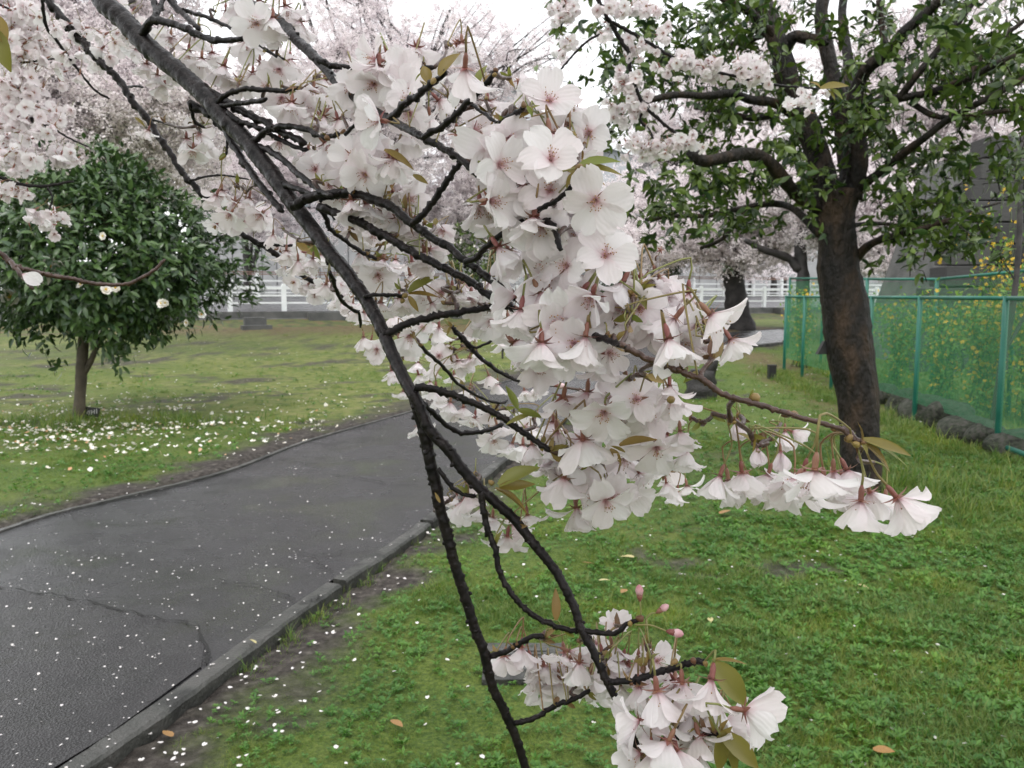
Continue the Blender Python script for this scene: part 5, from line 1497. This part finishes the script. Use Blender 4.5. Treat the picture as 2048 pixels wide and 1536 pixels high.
A.twig('twig', 16, 13, .87, .76, '385,165 430,190 478,219 530,246 581,273 612,284')
A.twig('twig', 11, 8, .82, .77, '455,225 480,243 513,253 581,290 618,302')
A.twig('twig', 13, 10, .81, .72, '496,297 513,277 540,260 574,253 615,260 652,274 680,268')
A.twig('twig', 13, 10, .80, .7, '520,292 564,318 598,349 642,383 665,392')
A.twig('twig', 12, 9, .775, .72, '556,362 598,379 640,393')
A.twig('twig', 16, 12, .89, .77, '380,208 415,225 444,250 468,290 500,342 533,385 566,424')
A.twig('twig', 8, 6, .88, .9, '380,205 383,220 390,243 410,256')
A.twig('twig', 6, 5, .85, .85, '455,270 454,290 453,310')

A.flowers('''1090,570,125,FD 1165,590,105,FR 1115,640,120,FD 1008,592,100,L 1038,644,110,D 1010,546,90,D 1282,618,105,F 1292,572,90,FD 1331,614,80,D 1345,705,125,D 1440,650,125,DR 1473,697,95,DR 1395,664,100,FD 1085,712,120,D
1167,700,115,D 1225,708,95,FR 1206,740,95,D 1161,720,90,D 1150,480,110,FL 1212,506,125,F 1085,528,110,FL 1130,700,100,D 1260,655,95,FD 1300,680,100,D 1410,700,90,D
1432,972,95,DL 1486,965,95,D 1530,968,90,D 1625,972,140,D 1575,975,110,DL 1668,965,100,D 1706,962,105,DR 1720,1030,122,D 1812,1018,124,DR 1600,965,105,D 1650,988,110,D 1592,992,100,D 1694,990,105,D 1745,1005,95,DR 1505,985,95,D 1545,985,95,D 1460,980,90,D 1770,1025,95,D 1476,855,62,C 1515,908,60,C 1562,918,66,C 1570,876,60,C 1597,868,60,R''')
A.flowers('''1274,797,105,F 1225,800,90,F 1206,838,110,FD 1264,848,95,FD 1339,790,85,D 1352,818,90,DR 1333,838,85,D 1124,812,100,DB 1104,862,80,D 1115,885,95,D 1165,905,120,D 1167,810,80,D 1313,910,100,FD 1362,882,85,D 1372,920,80,D 1329,887,80,D 1250,880,95,D 1290,860,90,FD
1124,977,95,D 1155,1037,92,D 1216,1017,95,FD 1235,985,85,D 1265,990,90,FR 1294,960,90,DR 1286,940,80,D 1188,987,85,D 1153,957,85,DB 1216,945,85,DL 1333,978,52,D 1352,994,52,D 1376,985,58,D 1118,925,80,D 1180,940,85,D 1100,950,80,DL 1250,930,90,FD 1345,950,70,D
1056,1047,72,D 1065,905,70,D 919,1020,80,DL 940,1005,80,D 965,1030,72,D 1012,1090,80,D 1035,1060,70,DR 985,1050,66,D 950,970,60,D 905,1000,60,DL''')
A.flowers('''988,886,58,FD 947,849,60,D 1066,867,62,D 998,862,58,D 1049,856,60,F 899,818,60,D 926,828,58,D 871,790,58,D 840,862,55,D 1020,900,62,D 1045,905,65,D 985,830,55,FD 960,815,52,D 935,790,50,D
820,682,72,FD 797,694,60,D 879,668,60,D 866,657,58,D 845,655,60,F 940,672,46,D 879,713,52,FD 920,733,54,D 936,727,50,D 951,717,45,D 906,719,50,D 867,743,46,D 822,706,46,D 981,760,42,D 994,778,45,D 1051,790,45,D 1072,784,42,D 910,758,42,D 729,686,50,D 752,703,50,FD 740,690,46,D 785,752,46,D 807,792,40,D 860,774,50,D 877,799,55,D 840,760,48,D 835,735,46,D 800,760,42,D
729,637,50,D 709,629,46,D 789,643,60,D 762,620,65,D 862,620,72,F 905,606,76,FD 940,606,76,D 961,608,70,F 920,577,72,D 979,579,72,D 957,649,70,D 985,649,70,FD 774,561,72,D 823,567,72,D 766,581,68,D 800,610,64,D 830,625,62,D 880,590,70,FD 740,560,66,D 1000,625,75,D 1020,660,80,D 1010,690,60,D''')
A.flowers('''1005,1328,75,D 1042,1314,80,D 1067,1338,78,D 1069,1375,82,D 1097,1383,84,D 1120,1379,80,D 1136,1367,80,D 1128,1332,82,DL 1155,1308,76,R 1157,1342,80,D 1185,1367,82,D 1200,1381,80,D 1208,1328,82,D 1194,1283,52,U 1230,1246,58,U 1237,1338,85,D 1255,1344,85,D 1276,1342,84,D 1228,1308,76,D 1237,1387,84,D 1317,1322,80,F 1288,1305,70,D 1222,1350,80,D 1090,1350,80,D
1318,1408,118,D 1278,1395,95,D 1420,1390,128,D 1366,1389,105,D 1255,1450,110,L 1317,1457,105,DL 1346,1449,100,D 1515,1425,115,R 1473,1449,100,R 1492,1463,100,DR 1434,1434,100,D 1258,1518,110,L 1326,1504,108,DL 1362,1527,110,D 1405,1496,105,D 1305,1530,105,D 1380,1440,105,D 1300,1480,95,D 1345,1360,90,D 1400,1530,100,D 1285,1360,85,D''')
A.flowers('''628,338,76,F 658,340,70,FR 705,312,88,F 724,356,85,FD 822,399,82,FR 787,397,75,F 700,418,85,D 736,426,84,D 795,452,80,D 824,467,76,D 843,482,75,D 876,502,70,R 882,467,65,FD 706,457,60,D 716,477,60,D 722,520,70,D 765,535,75,D 790,530,50,C 824,539,70,D 849,532,70,D 755,555,75,FD 785,337,88,D 760,345,80,D 680,400,80,D 660,375,72,FD 770,440,80,D 850,520,70,D 800,490,70,D 610,318,64,D 690,350,80,FD 805,355,74,DR
340,87,62,D 395,82,55,D 403,132,66,D 376,115,62,D 444,146,68,D 425,120,60,D 455,36,60,D 506,46,80,FD 547,53,76,D 496,98,66,D 533,173,66,F 523,139,64,D 554,146,68,FD 581,132,66,D 564,207,68,D 581,221,76,D 625,193,72,D 632,255,74,D 666,224,70,D 470,168,66,FD 505,160,64,D 545,70,70,D 480,20,66,FD 575,28,72,D 600,58,70,D 520,15,66,D 610,235,70,D 600,200,66,FD 560,296,70,D 650,215,68,FD 645,170,62,D
314,163,55,D 290,139,52,D 325,180,55,D 345,150,52,D 270,110,48,D 386,310,60,D 393,275,60,FD 375,290,56,D 410,300,56,D 294,269,40,D 444,395,62,D 455,436,62,FD 427,402,58,D 496,409,60,D 516,436,58,FD 470,415,58,D 485,430,56,D 650,582,58,D 673,603,52,D 625,530,56,D 597,534,56,D 571,514,54,D 545,480,46,D 640,520,50,D 690,590,52,D 745,475,62,D 770,480,62,D 735,455,60,D''')
for f_ in [(1090, 560, 105, 110, 12, 105), (1195, 570, 60, 90, 7, 105), (1300, 625, 80, 55, 8, 100), (1230, 825, 100, 55, 9, 95), (1180, 935, 105, 75, 10, 85), (900, 600, 80, 35, 6, 72), (1380, 660, 55, 40, 4, 100), (1350, 1440, 85, 65, 7, 100), (1130, 1350, 75, 28, 5, 80), (720, 335, 85, 65, 6, 80), (790, 425, 75, 45, 6, 78), (640, 200, 60, 50, 5, 70), (1100, 690, 80, 50, 6, 105)]:
    if A.nf < 390: A.fill(*f_)
for (x, y, s_) in [(1240, 624, 70), (1232, 655, 66), (1322, 497, 42), (1298, 790, 40)]: A.flower(x, y, s_, 'X', True)
# pink buds on the short spur near the bottom
def bud(br, x, y, d, nx_, ny_, sz):
    p = P(x, y, d); nd = P(nx_, ny_, d); u = nrm(p - nd); s_ = sz / FPX * d
    o = bpy.data.objects.new('bud', None); link(o, br.o); o.location = nd - br.o3
    b = MB(); q = spline([(0, 0, 0), (p - nd) * .5 + np.array([0, 0, .002]), p - nd], 8); b.tube(q, .0006, 5); b.build('stalk', M['stalk'], o)
    c = p - nd; b = MB(); b.tube([c, c + u * s_ * .2, c + u * s_ * .45], [.0006, s_ * .16, s_ * .2], 8); b.build('calyx', M['calyx'], o)
    b = MB(); b.tube([c + u * s_ * .42, c + u * s_ * .65, c + u * s_ * .88, c + u * s_], [s_ * .19, s_ * .25, s_ * .18, s_ * .04], 9); b.build('petals', M['bud'], o)
bud(A, 1280, 1203, .58, 1282, 1238, 34); bud(A, 1312, 1226, .58, 1290, 1240, 30); bud(A, 1332, 1262, .575, 1270, 1250, 36); bud(A, 1105, 770, 1.05, 1080, 768, 26)
for (x, y, d, r) in [(1285, 1238, .578, .0042), (1260, 1250, .58, .003), (1352, 1322, .565, .0034), (1385, 1318, .565, .0034), (1410, 1324, .565, .003), (1508, 799, .478, .0052), (1500, 806, .48, .004), (1578, 826, .475, .004), (1590, 831, .475, .004), (1700, 872, .466, .0034), (1715, 890, .466, .0036), (1670, 858, .468, .0028), (812, 590, .715, .004), (806, 600, .715, .0035), (1086, 1274, .64, .0035), (985, 968, .605, .0035), (1440, 1468, .56, .003), (652, 274, .72, .004), (690, 262, .71, .0035), (730, 285, .66, .0035), (1340, 800, .5, .004)]:
    A.knob(P(x, y, d), r)
for l_ in [(817, 585, 871, 544, .71), (817, 588, 878, 589, .71, .25), (817, 592, 837, 623, .71), (612, 482, 642, 516, .8), (998, 972, 1075, 927, .6, .42), (998, 974, 1070, 966, .6, .3), (990, 978, 1064, 1015, .6, .36), (1239, 892, 1313, 869, .55, .3), (1035, 818, 1014, 770, .6, .3), (1035, 820, 1087, 832, .6, .3), (1112, 1240, 1112, 1178, .6, .3), (1128, 1262, 1150, 1274, .6, .6),
           (1422, 1324, 1502, 1414, .56, .42), (1424, 1320, 1496, 1318, .56, .16), (1438, 1469, 1534, 1536, .555, .36), (1438, 1470, 1442, 1548, .555, .4), (1436, 1468, 1490, 1560, .56, .36), (1412, 1420, 1432, 1470, .56, .3), (1725, 878, 1832, 906, .465, .2), (1722, 884, 1790, 936, .466, .34), (1718, 880, 1828, 914, .467, .16), (1220, 898, 1246, 925, .56, .4), (1060, 830, 1010, 845, .6, .25), (768, 300, 830, 328, .64, .26), (826, 350, 856, 366, .64, .36), (1250, 905, 1222, 890, .56, .3), (880, 1005, 870, 985, .6, .3), (1505, 780, 1498, 806, .48, .3)]:
    A.leaf(*l_)

# ---- slimmer upper branch
C = Branch('slimmer cherry branch above the main one, ending among the large central blossoms', P(470, -30, .88))
C.twig('limb', 23, 15, .88, .60, '460,-30 489,3 533,27 567,51 595,82 636,120 670,161 700,188 724,205 745,219 800,250 844,273')
C.twig('limb', 14, 11, .60, .50, '840,271 899,304 933,328 960,352 1000,372 1035,385 1075,420 1110,460 1120,500')
C.twig('twig', 13, 11, .58, .53, '846,274 885,253 919,222 953,188 981,157 994,140')
C.twig('twig', 15, 11, .61, .56, '780,238 813,205 837,191 868,164 885,150 890,140')
C.twig('twig', 12, 9, .72, .68, '634,120 660,131 680,133 714,137 752,140 800,140 870,134')
C.twig('twig', 12, 10, .53, .5, '1000,245 1020,234 1049,215')
C.twig('twig', 10, 8, .505, .49, '1075,420 1120,395 1150,365 1160,345')
C.twig('twig', 8, 6, .68, .66, '690,270 720,240 745,222')
C.twig('spur', 7, 6, .56, .53, '940,205 965,225 990,243 1005,244')
C.flowers('''800,148,98,F 742,172,92,FD 828,112,84,DL 925,102,74,D 928,165,115,DB 748,238,104,FL 816,232,86,FD 976,220,82,D 958,262,100,FR 916,288,90,DB 816,284,84,D 690,205,62,D 1007,330,115,FR 980,315,95,FL 1103,312,128,F 1107,265,105,F 1177,267,96,FD 990,402,122,FR 1080,382,102,FL 1062,427,102,F 1119,422,102,FD 1190,412,120,FD 1090,470,84,D 1135,467,90,D 1203,470,85,FD 1100,195,110,F 1060,185,90,L 1085,175,70,U
770,205,85,D 705,185,80,FD 780,120,80,D 850,140,80,FD 725,215,76,D 680,255,72,D 860,250,74,DB 1040,255,85,D 1050,300,95,D 1140,300,90,D 985,360,100,D 1150,345,80,FD 1040,350,100,FD 960,430,100,D 1165,450,95,D 1130,375,95,D 1015,440,85,D 1150,240,85,FD 890,215,80,DR''')
for f_ in [(1070, 340, 100, 80, 9, 105), (760, 165, 70, 55, 6, 88), (1090, 440, 90, 50, 6, 100), (1010, 390, 50, 50, 4, 105)]: C.fill(*f_)
for (x, y, s_) in [(1037, 158, 46), (912, 80, 55)]: C.flower(x, y, s_, 'X', True)
for l_ in [(879, 152, 914, 97, .56, .42), (957, 170, 968, 126, .545, .5), (857, 166, 846, 128, .58, .6), (845, 145, 828, 160, .58, .4), (1156, 334, 1240, 306, .49, .28), (1158, 334, 1248, 335, .49, .2), (1156, 338, 1215, 362, .49, .24), (1150, 345, 1130, 372, .49, .4), (1054, 212, 1066, 232, .5, .4), (940, 175, 962, 160, .55, .3)]: C.leaf(*l_)
for (x, y, d, r) in [(1158, 340, .49, .005), (868, 160, .565, .0035), (1048, 214, .5, .003), (1150, 352, .492, .0045), (992, 142, .53, .003), (988, 150, .53, .0025)]: C.knob(P(x, y, d), r)

# ---- thin branch to the left of the main one
B_ = Branch('thin dark cherry branch left of the thick one, ending by the white railing', P(90, -20, 1.05))
B_.twig('limb', 15, 9, 1.05, .98, '85,-25 96,0 126,38 164,82 202,126 239,161 267,205 294,236 314,270 342,308 362,342 386,369 417,403 441,424 470,454 489,471 520,488 554,510 579,533 605,550 636,567 652,568')
B_.twig('twig', 7, 4, 1.1, 1.2, '84,-20 85,7 92,51 109,75 137,113 164,150 191,181 219,198')
B_.twig('twig', 5, 4, 1.05, 1.1, '249,178 265,172 287,174')
B_.twig('twig', 5, 3, 1.03, 1.1, '294,236 328,246 355,256')
B_.twig('twig', 5, 3, 1.0, 1.05, '378,362 420,352 455,352 499,359')
B_.twig('twig', 5, 4, .98, 1.0, '475,456 502,450 525,443')
B_.twig('twig', 6, 5, .98, .98, '515,485 554,490 588,491 614,485')
B_.twig('twig', 7, 5, .95, 1.0, '650,505 656,526 663,563 682,592 711,618')
B_.spray(250, 60, 70, 50, 16, 42); B_.spray(190, 130, 60, 40, 12, 38); B_.spray(490, 440, 45, 25, 10, 55); B_.spray(590, 505, 45, 22, 12, 46); B_.spray(640, 575, 35, 25, 10, 46); B_.spray(700, 610, 25, 22, 7, 46); B_.spray(150, 60, 50, 40, 10, 38)
B_.leaf(588, 488, 640, 512, .97, .35); B_.leaf(505, 445, 520, 462, .97, .4); B_.leaf(270, 235, 290, 250, 1.0, .3)

# ---- spray at the left edge
Lb = Branch('cluster of pale blossom hanging along the left edge above the camellia tree', P(-30, 60, 1.7))
Lb.twig('limb', 8, 5, 1.7, 1.7, '-40,20 0,82 17,133 44,195 65,239 75,270')
Lb.twig('limb', 8, 5, 1.6, 1.65, '-30,340 0,355 44,369 92,372 147,362')
Lb.twig('twig', 5, 3, 1.7, 1.7, '60,235 103,256 140,277 178,294')
Lb.twig('twig', 5, 3, 1.7, 1.8, '-20,110 40,125 100,118 172,116')
Lb.twig('twig', 4, 3, 1.65, 1.65, '92,372 105,395 100,415 95,430')
Lb.twig('twig', 5, 3, 1.7, 1.75, '-20,0 20,20 70,60 90,110')
for a in [(45, 75, 55, 55, 44, 36), (40, 160, 55, 45, 40, 36), (85, 245, 45, 30, 34, 34), (40, 320, 65, 22, 34, 34), (130, 310, 32, 18, 14, 34), (95, 435, 30, 24, 26, 30), (30, 385, 40, 18, 18, 32), (15, 240, 30, 40, 16, 34), (40, 20, 60, 25, 20, 36), (70, 110, 60, 30, 16, 36), (10, 290, 30, 25, 14, 34)]: Lb.spray(*a)
Lb.leaf(-12, 60, 14, 135, .9, .5); Lb.leaf(-10, 30, 12, 90, .9, .45)

# ---- bare drooping twig in front of the camellia
E = Branch('bare drooping brown twig in front of the camellia crown, one white petal caught on it', P(-30, 480, .9))
E.twig('limb', 11, 6, .9, .95, '-40,470 0,507 31,531 85,548 137,556 188,567 239,570 273,561 308,541 330,518', 'bark_red')
E.twig('twig', 10, 7, .9, .88, '20,522 48,556 66,578', 'bark_red')
q = link(bpy.data.objects.new('petal', PETALS[3]), E.o); p = P(45, 548, .885) - E.o3
m4 = np.eye(4); m4[:3, :3] = frames(np.array([[.9, -.2, -.35]]), np.array([[0, -.8, .6]]))[0] * .04; m4[:3, 3] = p; q.matrix_basis = Matrix(m4.tolist())

# ---- spray in front of the evergreen
F_ = Branch('pale blossom spray on thin twigs hanging in front of the evergreen crown at upper right', P(1195, -30, 1.9))
F_.twig('limb', 10, 6, 1.9, 1.95, '1190,-40 1200,7 1217,38 1240,79 1257,106 1262,144 1281,198 1309,232 1357,270')
F_.twig('twig', 7, 4, 1.9, 1.9, '1225,45 1268,68 1336,109 1400,135 1460,150 1529,167 1594,174 1640,178')
F_.twig('twig', 5, 4, 1.9, 1.9, '1203,68 1175,82 1141,116 1120,140')
F_.twig('twig', 5, 4, 1.95, 1.95, '1290,215 1280,240 1300,262 1310,290 1330,320')
F_.twig('twig', 5, 3, 1.9, 1.9, '1125,-20 1128,20 1122,60')
for a in [(1128, 25, 28, 30, 26, 28), (1250, 15, 45, 20, 26, 28), (1215, 65, 20, 20, 8, 28), (1130, 95, 18, 20, 8, 28), (1355, 125, 30, 22, 22, 29), (1420, 140, 40, 24, 34, 30), (1500, 140, 38, 26, 34, 30), (1240, 170, 28, 24, 20, 28), (1275, 215, 30, 30, 22, 28), (1235, 225, 28, 22, 16, 28), (1300, 295, 55, 18, 40, 28), (1370, 280, 22, 18, 14, 28), (1275, 100, 30, 25, 12, 28), (1320, 60, 30, 25, 8, 28), (1610, 200, 28, 16, 10, 28), (1270, 160, 18, 20, 8, 28), (1300, 20, 20, 14, 8, 28)]: F_.spray(*a)
for l_ in [(1640, 178, 1700, 165, 1.9, .3), (1655, 180, 1672, 200, 1.9, .4), (1640, 175, 1622, 160, 1.9, .4), (1660, 178, 1690, 195, 1.9, .3)]: F_.leaf(*l_)
